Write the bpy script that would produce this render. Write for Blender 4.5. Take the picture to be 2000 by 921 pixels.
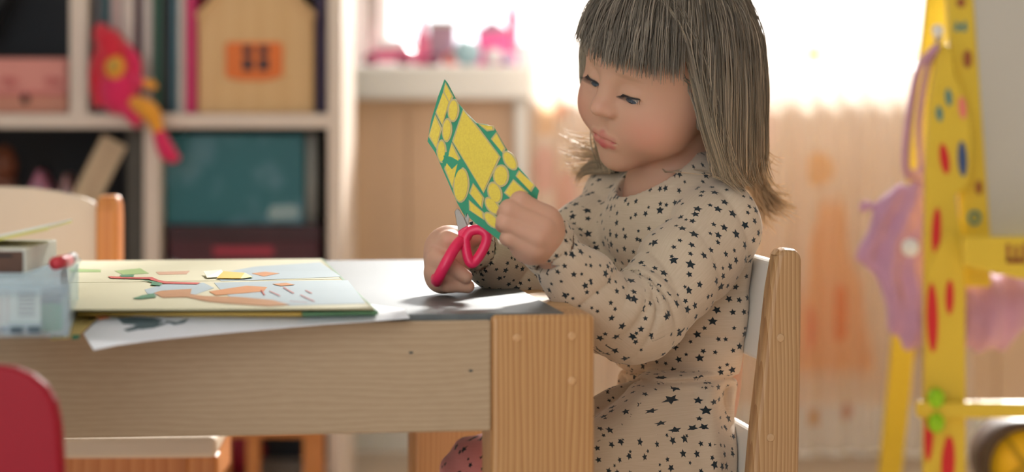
import bpy, bmesh, math, random
import numpy as np
from mathutils import Vector, Matrix

for o in list(bpy.data.objects):
    bpy.data.objects.remove(o)
scene = bpy.context.scene
COL = scene.collection
random.seed(7)
RNG = np.random.default_rng(7)

# ------------------------------------------------------------------ camera
F = 2000 * 85.0 / 36.0            # focal length in pixels of the 2000 x 921 frame
HY = 190.0                        # image row of the horizon
TABLE_Z = 0.50
CAM_Z = TABLE_Z + 0.18
cam_data = bpy.data.cameras.new('camera')
cam = bpy.data.objects.new('camera', cam_data)
COL.objects.link(cam)
cam.location = (0, 0, CAM_Z)
cam.rotation_euler = (math.pi / 2, 0, 0)
cam_data.lens = 85
cam_data.sensor_width = 36
cam_data.sensor_fit = 'HORIZONTAL'
cam_data.shift_y = (HY - 460.5) / 2000.0
cam_data.dof.use_dof = True
cam_data.dof.focus_distance = 2.225
cam_data.dof.aperture_fstop = 3.3
scene.camera = cam

# ------------------------------------------------------------------ world, sun, exposure
world = bpy.data.worlds.new('world')
scene.world = world
world.use_nodes = True
wb = world.node_tree.nodes['Background']
wb.inputs['Color'].default_value = (0.92, 0.97, 1.0, 1)
wb.inputs['Strength'].default_value = 2.2
sun_data = bpy.data.lights.new('sun_through_window_offscreen', 'SUN')
sun_data.energy = 14.0
sun_data.angle = math.radians(6)
sun_data.color = (1.0, 0.97, 0.92)
sun = bpy.data.objects.new('sun_through_window_offscreen', sun_data)
COL.objects.link(sun)
sun.location = (1, 6, 4)
SUN_FROM = Vector((0.22, 1.0, 0.56)).normalized()
sun.rotation_euler = SUN_FROM.to_track_quat('Z', 'Y').to_euler()

vs = scene.view_settings
vs.view_transform = 'Standard'
vs.look = 'None'
vs.gamma = 1.0
vs.use_curve_mapping = False
vs.exposure = 0.40


# ------------------------------------------------------------------ placing
def P(px, py, d):
    """Point seen at pixel (px, py) that stands d metres in front of the camera."""
    return Vector(((px - 1000.0) * d / F, d, CAM_Z + (HY - py) * d / F))


def onz(px, py, z):
    """Point seen at pixel (px, py) that lies at height z."""
    return P(px, py, (CAM_Z - z) * F / (py - HY))


# ------------------------------------------------------------------ materials
def S(r, g, b):
    def f(c):
        c /= 255.0
        return c / 12.92 if c <= 0.04045 else ((c + 0.055) / 1.055) ** 2.4
    return (f(r), f(g), f(b), 1)


class NT:
    """Small helper for writing node trees."""
    def __init__(self, name):
        self.m = bpy.data.materials.new(name)
        self.m.use_nodes = True
        self.t = self.m.node_tree
        self.b = self.t.nodes['Principled BSDF']

    def n(self, kind, **kw):
        nd = self.t.nodes.new(kind)
        for k, v in kw.items():
            setattr(nd, k, v)
        return nd

    def link(self, a, b):
        self.t.links.new(a, b)

    def math(self, op, a, b=None, c=None):
        nd = self.n('ShaderNodeMath', operation=op)
        for i, v in enumerate((a, b, c)):
            if v is None:
                continue
            if isinstance(v, (int, float)):
                nd.inputs[i].default_value = v
            else:
                self.link(v, nd.inputs[i])
        return nd.outputs[0]

    def mix(self, fac, a, b, blend='MIX'):
        nd = self.n('ShaderNodeMix', data_type='RGBA', blend_type=blend)
        for i, v in ((0, fac), (6, a), (7, b)):
            if isinstance(v, (int, float)):
                nd.inputs[i].default_value = v
            elif isinstance(v, tuple):
                nd.inputs[i].default_value = v
            else:
                self.link(v, nd.inputs[i])
        return nd.outputs[2]

    def ramp(self, fac, stops):
        nd = self.n('ShaderNodeValToRGB')
        el = nd.color_ramp.elements
        while len(el) < len(stops):
            el.new(0.5)
        for e, (p, c) in zip(el, stops):
            e.position = p
            e.color = c
        self.link(fac, nd.inputs[0])
        return nd.outputs[0]

    def coord(self, scale=(1, 1, 1), out='Object', rot=(0, 0, 0)):
        tc = self.n('ShaderNodeTexCoord')
        mp = self.n('ShaderNodeMapping')
        mp.inputs['Scale'].default_value = scale
        mp.inputs['Rotation'].default_value = rot
        self.link(tc.outputs[out], mp.inputs[0])
        return mp.outputs[0]

    def noise(self, vec, scale=5, detail=3, rough=0.55):
        nd = self.n('ShaderNodeTexNoise')
        nd.inputs['Scale'].default_value = scale
        nd.inputs['Detail'].default_value = detail
        nd.inputs['Roughness'].default_value = rough
        self.link(vec, nd.inputs['Vector'])
        return nd.outputs[0]

    def bump(self, h, strength=0.2, dist=0.002):
        nd = self.n('ShaderNodeBump')
        nd.inputs['Strength'].default_value = strength
        nd.inputs['Distance'].default_value = dist
        self.link(h, nd.inputs['Height'])
        self.link(nd.outputs[0], self.b.inputs['Normal'])


MATS = {}


def mat(name, col, rough=0.6, var=0.06, scale=14, spec=0.4, metal=0.0, bump=0.0, sheen=0.0, coat=0.0):
    """Plain procedural material: a base colour with a slight noise variation."""
    if name in MATS:
        return MATS[name]
    k = NT(name)
    v = k.noise(k.coord(), scale, 3)
    d = tuple(max(0, c * (1 - var * 2)) for c in col[:3]) + (1,)
    e = tuple(min(1, c * (1 + var * 2)) for c in col[:3]) + (1,)
    k.link(k.mix(v, d, e), k.b.inputs['Base Color'])
    k.b.inputs['Roughness'].default_value = rough
    k.b.inputs['Specular IOR Level'].default_value = spec
    k.b.inputs['Metallic'].default_value = metal
    k.b.inputs['Sheen Weight'].default_value = sheen
    k.b.inputs['Coat Weight'].default_value = coat
    if bump:
        k.bump(k.noise(k.coord(), scale * 8, 4), bump, 0.003)
    MATS[name] = k.m
    return k.m


def wood(name, light, dark, along='Z', ring=70, rough=0.5, contrast=1.0, fine=1.0):
    """Pine: bands across the board, stretched along the grain axis."""
    if name in MATS:
        return MATS[name]
    k = NT(name)
    sc = {'X': (0.10, 1, 1), 'Y': (1, 0.10, 1), 'Z': (1, 1, 0.10)}[along]
    v = k.coord(sc)
    warp = k.noise(v, 9, 2)
    rot = {'X': (0, 0, 0), 'Y': (0, 0, 0), 'Z': (0, 0, 0)}[along]
    wv = k.n('ShaderNodeTexWave', wave_type='BANDS', bands_direction='Z' if along != 'Z' else 'X', wave_profile='SAW')
    wv.inputs['Scale'].default_value = ring
    wv.inputs['Distortion'].default_value = 12
    wv.inputs['Detail'].default_value = 2.2
    wv.inputs['Detail Scale'].default_value = 0.45
    k.link(v, wv.inputs['Vector'])
    fib = k.noise(k.coord(tuple(c * (0.25 if c < 1 else 1) for c in sc)), 420, 2)
    m1 = k.math('MULTIPLY', wv.outputs['Fac'], 0.55 * contrast)
    m2 = k.math('MULTIPLY_ADD', warp, 0.5 * contrast, m1)
    m3 = k.math('MULTIPLY_ADD', fib, 0.28 * fine, m2)
    k.link(k.ramp(m3, [(0.15, light), (0.95, dark)]), k.b.inputs['Base Color'])
    k.b.inputs['Roughness'].default_value = rough
    k.bump(m3, 0.12, 0.001)
    MATS[name] = k.m
    return k.m


def attr_mat(name, rough=0.6, sss=0.0, spec=0.3):
    k = NT(name)
    a = k.n('ShaderNodeAttribute', attribute_name='tint')
    k.link(a.outputs['Color'], k.b.inputs['Base Color'])
    k.b.inputs['Roughness'].default_value = rough
    k.b.inputs['Specular IOR Level'].default_value = spec
    if sss:
        k.b.inputs['Subsurface Weight'].default_value = sss
        k.b.inputs['Subsurface Radius'].default_value = (0.012, 0.004, 0.002)
        k.b.inputs['Subsurface Scale'].default_value = 0.6
    MATS[name] = k.m
    return k


def star_mat(name, cloth, cloth2, ink, cell=0.0115, rough=0.85):
    """Knitted cloth printed with small dark five-pointed stars, laid out in the UV map (metres)."""
    k = NT(name)
    uv = k.n('ShaderNodeUVMap', uv_map='UVMap')
    sc = k.n('ShaderNodeVectorMath', operation='SCALE')
    sc.inputs['Scale'].default_value = 1.0 / cell
    k.link(uv.outputs[0], sc.inputs[0])
    vo = k.n('ShaderNodeTexVoronoi', voronoi_dimensions='2D', feature='F1')
    vo.inputs['Scale'].default_value = 1.0
    vo.inputs['Randomness'].default_value = 0.88
    k.link(sc.outputs[0], vo.inputs['Vector'])
    df = k.n('ShaderNodeVectorMath', operation='SUBTRACT')
    k.link(sc.outputs[0], df.inputs[0])
    k.link(vo.outputs['Position'], df.inputs[1])
    sp = k.n('ShaderNodeSeparateXYZ')
    k.link(df.outputs[0], sp.inputs[0])
    rnd = k.n('ShaderNodeSeparateColor')
    k.link(vo.outputs['Color'], rnd.inputs[0])
    ang = k.math('ARCTAN2', sp.outputs[1], sp.outputs[0])
    ang = k.math('MULTIPLY_ADD', rnd.outputs[0], 2.0, ang)
    seg = 2 * math.pi / 5
    md = k.math('FLOORED_MODULO', ang, seg)
    a = k.math('ABSOLUTE', k.math('SUBTRACT', md, seg / 2))
    ln = k.n('ShaderNodeVectorMath', operation='LENGTH')
    k.link(df.outputs[0], ln.inputs[0])
    rad = k.math('MULTIPLY_ADD', k.math('POWER', rnd.outputs[1], 1.5), 0.22, 0.175)
    rho = k.math('DIVIDE', ln.outputs['Value'], rad)
    qx = k.math('MULTIPLY', rho, k.math('COSINE', a))
    qy = k.math('MULTIPLY', rho, k.math('SINE', a))
    ir = 0.47
    c, s_ = ir * math.cos(math.pi / 5), ir * math.sin(math.pi / 5)
    t1 = k.math('MULTIPLY', qy, c - 1)
    t2 = k.math('MULTIPLY_ADD', k.math('SUBTRACT', qx, 1.0), -s_, t1)
    star = k.math('GREATER_THAN', t2, 0.0)
    keep = k.math('LESS_THAN', rnd.outputs[2], 0.93)
    star = k.math('MULTIPLY', star, keep)
    mp = k.n('ShaderNodeMapping')
    mp.inputs['Scale'].default_value = (60, 900, 1)
    k.link(uv.outputs[0], mp.inputs[0])
    he = k.noise(mp.outputs[0], 1.0, 3)
    base = k.mix(he, cloth, cloth2)
    k.link(k.mix(star, base, ink), k.b.inputs['Base Color'])
    k.b.inputs['Roughness'].default_value = rough
    k.b.inputs['Specular IOR Level'].default_value = 0.15
    k.b.inputs['Sheen Weight'].default_value = 0.25
    k.bump(he, 0.12, 0.0006)
    MATS[name] = k.m
    return k.m


# ------------------------------------------------------------------ mesh helpers
def tag(o, label, cat, group=None, kind=None):
    if label:
        o['label'] = label
    if cat:
        o['category'] = cat
    if group:
        o['group'] = group
    if kind:
        o['kind'] = kind
    return o


def thing(name, loc, label, cat, group=None):
    o = bpy.data.objects.new(name, None)
    COL.objects.link(o)
    o.location = loc
    o.empty_display_size = 0.05
    return tag(o, label, cat, group)


def wloc(o):
    v = Vector(o.location)
    while o.parent:
        o = o.parent
        v += Vector(o.location)
    return v


def link_mesh(name, me, m=None, parent=None, smooth=False):
    """Link a mesh whose vertices are in world coordinates; origin goes to its base."""
    o = bpy.data.objects.new(name, me)
    COL.objects.link(o)
    n = len(me.vertices)
    co = np.empty(n * 3)
    me.vertices.foreach_get('co', co)
    co = co.reshape(-1, 3)
    lo, hi = co.min(0), co.max(0)
    base = np.array([(lo[0] + hi[0]) / 2, (lo[1] + hi[1]) / 2, lo[2]])
    me.vertices.foreach_set('co', (co - base).ravel())
    if parent:
        o.parent = parent
        o.location = Vector(base) - wloc(parent)
    else:
        o.location = base
    if m:
        me.materials.append(m)
    if smooth:
        me.polygons.foreach_set('use_smooth', [True] * len(me.polygons))
    me.update()
    return o


def pymesh(name, verts, faces, m=None, parent=None, smooth=False):
    me = bpy.data.meshes.new(name)
    me.from_pydata([tuple(v) for v in verts], [], faces)
    return link_mesh(name, me, m, parent, smooth)


def bm_obj(name, bm, m=None, parent=None, smooth=False):
    me = bpy.data.meshes.new(name)
    bmesh.ops.recalc_face_normals(bm, faces=bm.faces)
    bm.to_mesh(me)
    bm.free()
    return link_mesh(name, me, m, parent, smooth)


def RZ(deg):
    return Matrix.Rotation(math.radians(deg), 3, 'Z')


def add_box(bm, c, s, rot=None, bevel=0.0, seg=2):
    r = bmesh.ops.create_cube(bm, size=1.0)
    vs_ = r['verts']
    for v in vs_:
        v.co = Vector((v.co.x * s[0], v.co.y * s[1], v.co.z * s[2]))
    if bevel:
        es = list({e for v in vs_ for e in v.link_edges})
        rr = bmesh.ops.bevel(bm, geom=es, offset=bevel, segments=seg, affect='EDGES', profile=0.5)
        vs_ = list({v for f in rr['faces'] for v in f.verts} | {v for v in vs_ if v.is_valid})
    for v in vs_:
        v.co = (rot @ v.co if rot else v.co) + Vector(c)


def box(name, c, s, m, parent=None, rot=None, bevel=0.002, seg=2):
    bm = bmesh.new()
    add_box(bm, c, s, rot, bevel, seg)
    return bm_obj(name, bm, m, parent)


def prism(name, pts, ext, m, parent=None, bevel=0.0, seg=2, smooth=False):
    """Outline given as 3D points, extruded by the vector ext."""
    bm = bmesh.new()
    vs_ = [bm.verts.new(p) for p in pts]
    f = bm.faces.new(vs_)
    r = bmesh.ops.extrude_face_region(bm, geom=[f])
    for v in r['geom']:
        if isinstance(v, bmesh.types.BMVert):
            v.co += Vector(ext)
    if bevel:
        bmesh.ops.recalc_face_normals(bm, faces=bm.faces)
        es = [e for e in bm.edges if e.calc_face_angle(0) > 0.5]
        bmesh.ops.bevel(bm, geom=es, offset=bevel, segments=seg, affect='EDGES', profile=0.5)
    return bm_obj(name, bm, m, parent, smooth)


def add_tube(bm, pts, rad, n=10, closed=False, flat=1.0):
    pts = [Vector(p) for p in pts]
    N = len(pts)
    if not hasattr(rad, '__len__'):
        rad = [rad] * N
    rings = []
    ref = None
    for i in range(N):
        if closed:
            t = pts[(i + 1) % N] - pts[i - 1]
        else:
            t = pts[min(i + 1, N - 1)] - pts[max(i - 1, 0)]
        t.normalize()
        if ref is None:
            ref = Vector((0, 0, 1)) if abs(t.z) < 0.9 else Vector((1, 0, 0))
        s = t.cross(ref).normalized()
        u = s.cross(t).normalized()
        ref = u
        rings.append([bm.verts.new(pts[i] + (s * math.cos(2 * math.pi * k / n) * flat + u * math.sin(2 * math.pi * k / n)) * rad[i]) for k in range(n)])
    for i in range(N if closed else N - 1):
        a, b = rings[i], rings[(i + 1) % N]
        for k in range(n):
            bm.faces.new((a[k], a[(k + 1) % n], b[(k + 1) % n], b[k]))
    if not closed:
        bm.faces.new(rings[0][::-1])
        bm.faces.new(rings[-1])


def tube(name, pts, rad, m, parent=None, n=10, closed=False, flat=1.0):
    bm = bmesh.new()
    add_tube(bm, pts, rad, n, closed, flat)
    return bm_obj(name, bm, m, parent, True)


def lathe(name, prof, c, m, parent=None, n=24, axis=None, smooth=True):
    """Profile of (radius, height) turned about the vertical (or about axis)."""
    bm = bmesh.new()
    q = Vector(axis).to_track_quat('Z', 'Y').to_matrix() if axis else Matrix.Identity(3)
    rings = []
    for r, h in prof:
        rings.append([bm.verts.new(q @ Vector((max(r, 1e-5) * math.cos(2 * math.pi * k / n), max(r, 1e-5) * math.sin(2 * math.pi * k / n), h)) + Vector(c)) for k in range(n)])
    for a, b in zip(rings, rings[1:]):
        for k in range(n):
            bm.faces.new((a[k], a[(k + 1) % n], b[(k + 1) % n], b[k]))
    if tuple(prof[0]) != tuple(prof[-1]):
        bm.faces.new(rings[0][::-1])
        bm.faces.new(rings[-1])
    bmesh.ops.remove_doubles(bm, verts=bm.verts, dist=1e-4)
    return bm_obj(name, bm, m, parent, smooth)


def blob(name, c, r, m, parent=None, rot=None, sub=3):
    bm = bmesh.new()
    bmesh.ops.create_icosphere(bm, subdivisions=sub, radius=1.0)
    for v in bm.verts:
        p = Vector((v.co.x * r[0], v.co.y * r[1], v.co.z * r[2]))
        v.co = (rot @ p if rot else p) + Vector(c)
    return bm_obj(name, bm, m, parent, True)


def smooth_path(pts, n=8):
    """Catmull-Rom through points."""
    pts = [Vector(p) for p in pts]
    out = []
    for i in range(len(pts) - 1):
        p0, p1, p2, p3 = pts[max(i - 1, 0)], pts[i], pts[i + 1], pts[min(i + 2, len(pts) - 1)]
        for k in range(n):
            t = k / n
            out.append(0.5 * ((2 * p1) + (p2 - p0) * t + (2 * p0 - 5 * p1 + 4 * p2 - p3) * t * t + (3 * p1 - p0 - 3 * p2 + p3) * t ** 3))
    out.append(pts[-1])
    return out


# ------------------------------------------------------------------ implicit surfaces
def smin(a, b, k):
    h = np.clip(0.5 + 0.5 * (b - a) / k, 0, 1)
    return b * (1 - h) + a * h - k * h * (1 - h)


def smax(a, b, k):
    return -smin(-a, -b, k)


def s_ell(p, c, r, R=None):
    q = p - np.asarray(c, np.float32)
    if R is not None:
        q = q @ R                       # R columns = local axes
    r = np.asarray(r, np.float32)
    k0 = np.linalg.norm(q / r, axis=1)
    k1 = np.linalg.norm(q / (r * r), axis=1) + 1e-9
    return k0 * (k0 - 1.0) / k1


def s_cap(p, a, b, ra, rb):
    a = np.asarray(a, np.float32)
    b = np.asarray(b, np.float32)
    ab = b - a
    t = np.clip(((p - a) @ ab) / (ab @ ab), 0, 1)
    return np.linalg.norm(p - a - t[:, None] * ab, axis=1) - (ra + (rb - ra) * t)


def s_chain(p, pts, rad, k=0.004):
    d = None
    for i in range(len(pts) - 1):
        e = s_cap(p, pts[i], pts[i + 1], rad[i], rad[i + 1])
        d = e if d is None else smin(d, e, k)
    return d


def polygonise(f, lo, hi, h):
    """Surface nets of the implicit function f in the box lo..hi with cell size h."""
    lo = np.asarray(lo, np.float32)
    hi = np.asarray(hi, np.float32)
    K = 6
    nc = np.ceil((hi - lo) / (h * K)).astype(int) + 1
    ax = [lo[i] + np.arange(nc[i] + 1) * h * K for i in range(3)]
    g = np.stack(np.meshgrid(*ax, indexing='ij'), -1).reshape(-1, 3).astype(np.float32)
    cv = f(g).reshape(nc + 1)
    n = nc * K
    fv = np.empty(n, np.float32)
    act = np.abs(cv) < h * K * 1.9
    cell = np.zeros(nc, bool)
    for i in (0, 1):
        for j in (0, 1):
            for k in (0, 1):
                cell |= act[i:i + nc[0], j:j + nc[1], k:k + nc[2]]
    fv[:] = np.repeat(np.repeat(np.repeat(cv[:-1, :-1, :-1], K, 0), K, 1), K, 2)
    idx = np.argwhere(cell)
    off = np.stack(np.meshgrid(*[np.arange(K)] * 3, indexing='ij'), -1).reshape(-1, 3)
    for s in range(0, len(idx), 1500):
        ii = (idx[s:s + 1500, None, :] * K + off[None]).reshape(-1, 3)
        pp = (lo + ii * h).astype(np.float32)
        fv[ii[:, 0], ii[:, 1], ii[:, 2]] = f(pp)
    neg = fv < 0
    c = [(i, j, k) for i in (0, 1) for j in (0, 1) for k in (0, 1)]
    m = n - 1
    cnt = np.zeros(m, np.int8)
    for i, j, k in c:
        cnt += neg[i:i + m[0], j:j + m[1], k:k + m[2]]
    cells = np.argwhere((cnt > 0) & (cnt < 8))
    vid = -np.ones(m, np.int32)
    vid[cells[:, 0], cells[:, 1], cells[:, 2]] = np.arange(len(cells))
    acc = np.zeros((len(cells), 3))
    num = np.zeros(len(cells))
    val = {q: fv[cells[:, 0] + q[0], cells[:, 1] + q[1], cells[:, 2] + q[2]] for q in c}
    for q in c:
        for a in range(3):
            if q[a] == 0:
                r = list(q)
                r[a] = 1
                r = tuple(r)
                v0, v1 = val[q], val[r]
                x = (v0 < 0) != (v1 < 0)
                t = np.where(x, v0 / np.where(x, v0 - v1, 1), 0)
                for b in range(3):
                    acc[:, b] += np.where(x, q[b] + (t if b == a else 0), 0)
                num += x
    verts = lo + (cells + acc / num[:, None]) * h
    faces = []
    for a in range(3):
        b, c2 = (a + 1) % 3, (a + 2) % 3
        s0 = [slice(1, -1)] * 3
        s0[a] = slice(0, -1)
        s1 = list(s0)
        s1[a] = slice(1, None)
        sh = [slice(0, m[i] + 1) for i in range(3)]
        v0 = neg[tuple(s0)]
        v1 = neg[tuple(s1)]
        e = np.argwhere(v0 != v1)
        o = np.array([1, 1, 1])
        o[a] = 0
        e2 = e + o
        flip = v0[e[:, 0], e[:, 1], e[:, 2]]

        def V_(db, dc):
            q = e2.copy()
            q[:, b] += db
            q[:, c2] += dc
            return vid[q[:, 0], q[:, 1], q[:, 2]]
        quad = np.stack([V_(-1, -1), V_(0, -1), V_(0, 0), V_(-1, 0)], 1)
        quad[~flip] = quad[~flip][:, ::-1]
        quad = quad[(quad >= 0).all(1)]
        faces.append(quad)
    return verts, np.concatenate(faces)


def np_mesh(name, verts, quads):
    me = bpy.data.meshes.new(name)
    nv, nf = len(verts), len(quads)
    me.vertices.add(nv)
    me.vertices.foreach_set('co', np.asarray(verts, np.float32).ravel())
    me.loops.add(nf * 4)
    me.loops.foreach_set('vertex_index', quads.astype(np.int32).ravel())
    me.polygons.add(nf)
    me.polygons.foreach_set('loop_start', np.arange(nf, dtype=np.int32) * 4)
    me.polygons.foreach_set('loop_total', np.full(nf, 4, np.int32))
    me.update(calc_edges=True)
    me.validate()
    return me


def set_tint(me, col):
    a = me.attributes.new('tint', 'FLOAT_COLOR', 'POINT')
    c = np.ones((len(me.vertices), 4), np.float32)
    c[:, :3] = col
    a.data.foreach_set('color', c.ravel())

# ================================================================== setting
def struct(o):
    o['kind'] = 'structure'
    return o


M_floor = wood('floor_wood', S(214, 198, 178), S(184, 162, 138), 'X', 18, 0.45)
M_wall = mat('wall_paint', S(234, 230, 226), 0.8, 0.03, 3)
M_ceil = mat('ceiling_paint', S(240, 238, 232), 0.9, 0.01, 3)
M_white = mat('white_paint', S(238, 234, 228), 0.45, 0.02, 6)
M_sill = mat('sill_white', S(236, 236, 232), 0.4, 0.02, 6)

YW = 4.85
fl = box('floor', (0.3, 2.1, -0.03), (4.4, 5.5, 0.06), M_floor, bevel=0)
struct(fl)
for i in range(20):                                   # floor boards with open joints
    y = -0.52 + i * 0.275
    box('plank', (0.3, y, 0.003), (4.38, 0.270, 0.006), M_floor, fl, bevel=0.0015, seg=1)
struct(box('ceiling', (0.3, 2.1, 2.63), (4.4, 5.5, 0.06), M_ceil, bevel=0))
struct(box('wall_left', (-1.93, 2.1, 1.3), (0.06, 5.5, 2.6), M_wall, bevel=0))
struct(box('wall_right', (2.53, 2.1, 1.3), (0.06, 5.5, 2.6), M_wall, bevel=0))
struct(box('wall_unseen_fill_block', (1.2, -0.68, 1.3), (2.6, 0.06, 2.6), M_wall, bevel=0))  # unseen partial wall, added to cut front fill; left open for side light
WX0, WX1, WZ0, WZ1 = -0.31, 1.95, 0.74, 2.25
bm = bmesh.new()
for x0, x1, z0, z1 in ((-1.9, WX0, 0, 2.6), (WX1, 2.5, 0, 2.6), (WX0, WX1, 0, WZ0 - 0.02), (WX0, WX1, WZ1, 2.6)):
    add_box(bm, ((x0 + x1) / 2, YW + 0.07, (z0 + z1) / 2), (x1 - x0, 0.14, z1 - z0))
struct(bm_obj('wall_back', bm, M_wall))
struct(box('baseboard_back', (0.3, YW - 0.011, 0.05), (4.35, 0.02, 0.09), M_white, bevel=0.004))

# window: frame, mullions, panes
win = bpy.data.objects.new('window_1', None)
COL.objects.link(win)
win.location = (0.82, YW + 0.08, WZ0)
struct(win)
k = NT('window_glass')
tr = k.n('ShaderNodeBsdfTransparent')
gl = k.n('ShaderNodeBsdfGlossy')
gl.inputs['Roughness'].default_value = 0.02
mx = k.n('ShaderNodeMixShader')
nz = k.noise(k.coord(), 2, 1)
k.link(k.math('MULTIPLY_ADD', nz, 0.02, 0.03), mx.inputs[0])
k.link(tr.outputs[0], mx.inputs[1])
k.link(gl.outputs[0], mx.inputs[2])
k.link(mx.outputs[0], k.t.nodes['Material Output'].inputs[0])
M_glass = k.m
xs = [WX0, 0.10, 1.0, 1.46, WX1]
for x, w in ((WX0 + 0.03, 0.06), (0.10, 0.05), (1.0, 0.05), (1.46, 0.05), (WX1 - 0.03, 0.06)):
    box('frame_bar', (x, YW + 0.08, (WZ0 + WZ1) / 2), (w, 0.06, WZ1 - WZ0), M_white, win, bevel=0.004)
for z in (WZ0 + 0.025, WZ1 - 0.025):
    box('frame_rail', ((WX0 + WX1) / 2, YW + 0.08, z), (WX1 - WX0, 0.055, 0.05), M_white, win, bevel=0.004)
for a, b in zip(xs, xs[1:]):
    box('pane', ((a + b) / 2, YW + 0.08, (WZ0 + WZ1) / 2), (b - a - 0.04, 0.006, WZ1 - WZ0 - 0.08), M_glass, win, bevel=0)

sill = box('windowsill', ((WX0 + WX1) / 2, 4.715, 0.7075), (WX1 - WX0 + 0.04, 0.27, 0.065), M_sill, bevel=0.008, seg=3)
struct(sill)
sill.name = 'trim_1'
sill['label'] = 'thick white windowsill board below the bright window'

# panelled cover under the sill
cov = thing('radiator_cover', (0.5, 4.66, 0), 'beige wooden panel cover with white posts under the windowsill', 'panel')
M_pan = wood('panel_wood', S(236, 204, 172), S(222, 184, 150), 'Z', 12, 0.6, 0.5)
posts = [(-0.317, 0.03), (0.018, 0.026), (0.40, 0.026), (0.80, 0.026), (1.30, 0.026), (1.93, 0.03)]
for x, w in posts:
    box('post', (x, 4.635, 0.3375), (w, 0.06, 0.676), M_sill, cov, bevel=0.004)
for (a, wa), (b, wb_) in zip(posts, posts[1:]):
    n = max(1, round((b - a) / 0.12))
    w = (b - a - wa / 2 - wb_ / 2) / n
    for i in range(n):
        box('plank', (a + wa / 2 + w * (i + 0.5), 4.655, 0.345), (w - 0.0015, 0.02, 0.662), M_pan, cov, bevel=0.002, seg=1)
box('bottom_rail', (0.806, 4.635, 0.045), (2.25, 0.05, 0.09), M_sill, cov, bevel=0.004)


# curtains with printed figures
def curtain(name, x0, x1, z0, z1, y, waves, prints, label, transp):
    k = NT(name)
    tc = k.n('ShaderNodeTexCoord')
    sp = k.n('ShaderNodeSeparateXYZ')
    k.link(tc.outputs['UV'], sp.inputs[0])
    wv = k.noise(k.coord((300, 300, 300)), 1.0, 2)
    col = k.mix(wv, S(252, 244, 234), S(246, 230, 216))
    op = None
    for (u, v, ru, rv, c) in prints:
        a = k.math('DIVIDE', k.math('SUBTRACT', sp.outputs[0], u), ru)
        b = k.math('DIVIDE', k.math('SUBTRACT', sp.outputs[1], v), rv)
        if rv > 0.06:                                    # skirt shape: widens downwards
            wd = k.math('MULTIPLY_ADD', b, -0.42, 0.62)
            a = k.math('DIVIDE', a, wd)
            e = k.math('MAXIMUM', k.math('ABSOLUTE', a), k.math('ABSOLUTE', b))
        else:
            e = k.math('SQRT', k.math('ADD', k.math('MULTIPLY', a, a), k.math('MULTIPLY', b, b)))
        mk = k.math('SUBTRACT', 1.0, k.math('SMOOTH_MIN', k.math('MULTIPLY', e, 1.0), 1.0, 0.15))
        mk = k.math('MINIMUM', k.math('MULTIPLY', k.math('MAXIMUM', mk, 0.0), 5.0), 1.0)
        col = k.mix(mk, col, c)
        op = mk if op is None else k.math('MAXIMUM', op, mk)
    df = k.n('ShaderNodeBsdfDiffuse')
    tl = k.n('ShaderNodeBsdfTranslucent')
    tr = k.n('ShaderNodeBsdfTransparent')
    k.link(col, df.inputs[0])
    k.link(col, tl.inputs[0])
    m1 = k.n('ShaderNodeMixShader')
    m1.inputs[0].default_value = 0.5
    k.link(df.outputs[0], m1.inputs[1])
    k.link(tl.outputs[0], m1.inputs[2])
    m2 = k.n('ShaderNodeMixShader')
    k.link(k.math('MULTIPLY_ADD', op, -0.45 * transp, transp), m2.inputs[0])
    k.link(m1.outputs[0], m2.inputs[1])
    k.link(tr.outputs[0], m2.inputs[2])
    k.link(m2.outputs[0], k.t.nodes['Material Output'].inputs[0])
    nx, nz_ = 160, 24
    vs_, uv = [], []
    for j in range(nz_ + 1):
        t = j / nz_
        for i in range(nx + 1):
            s = i / nx
            amp = 0.012 + 0.012 * (1 - t)
            yy = y + amp * math.sin(s * waves * 6.283 + 0.5 * math.sin(t * 3 + s * 9)) + 0.004 * math.sin(s * waves * 14.1)
            xx = x0 + (x1 - x0) * s + 0.006 * math.sin(s * waves * 12.5)
            vs_.append((xx, yy, z0 + (z1 - z0) * t))
            uv.append((s, t))
    fs = [(j * (nx + 1) + i, j * (nx + 1) + i + 1, (j + 1) * (nx + 1) + i + 1, (j + 1) * (nx + 1) + i) for j in range(nz_) for i in range(nx)]
    root = thing(name, ((x0 + x1) / 2, y, z0), label, 'curtain')
    me = bpy.data.meshes.new('cloth')
    me.from_pydata(vs_, [], fs)
    ul = me.uv_layers.new(name='UVMap')
    for l in me.loops:
        ul.data[l.index].uv = uv[l.vertex_index]
    link_mesh('cloth', me, k.m, root, True)
    # hem and rod
    bm = bmesh.new()
    add_tube(bm, [(x, yy, z0 + 0.006) for x, yy, zz in vs_[:nx + 1:2]], 0.004, 6)
    bm_obj('hem', bm, M_sill, root, True)
    return root


zc = lambda py, d: CAM_Z + (HY - py) * d / F
xc = lambda px, d: (px - 1000) * d / F
YC = 4.44
CZ0, CZ1 = 0.02, 2.38


def pr(px, py, rx, ry, c, x0, x1):
    x, z = xc(px, YC), zc(py, YC)
    return ((x - x0) / (x1 - x0), (z - CZ0) / (CZ1 - CZ0), rx * YC / F / (x1 - x0), ry * YC / F / (CZ1 - CZ0), c)


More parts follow.
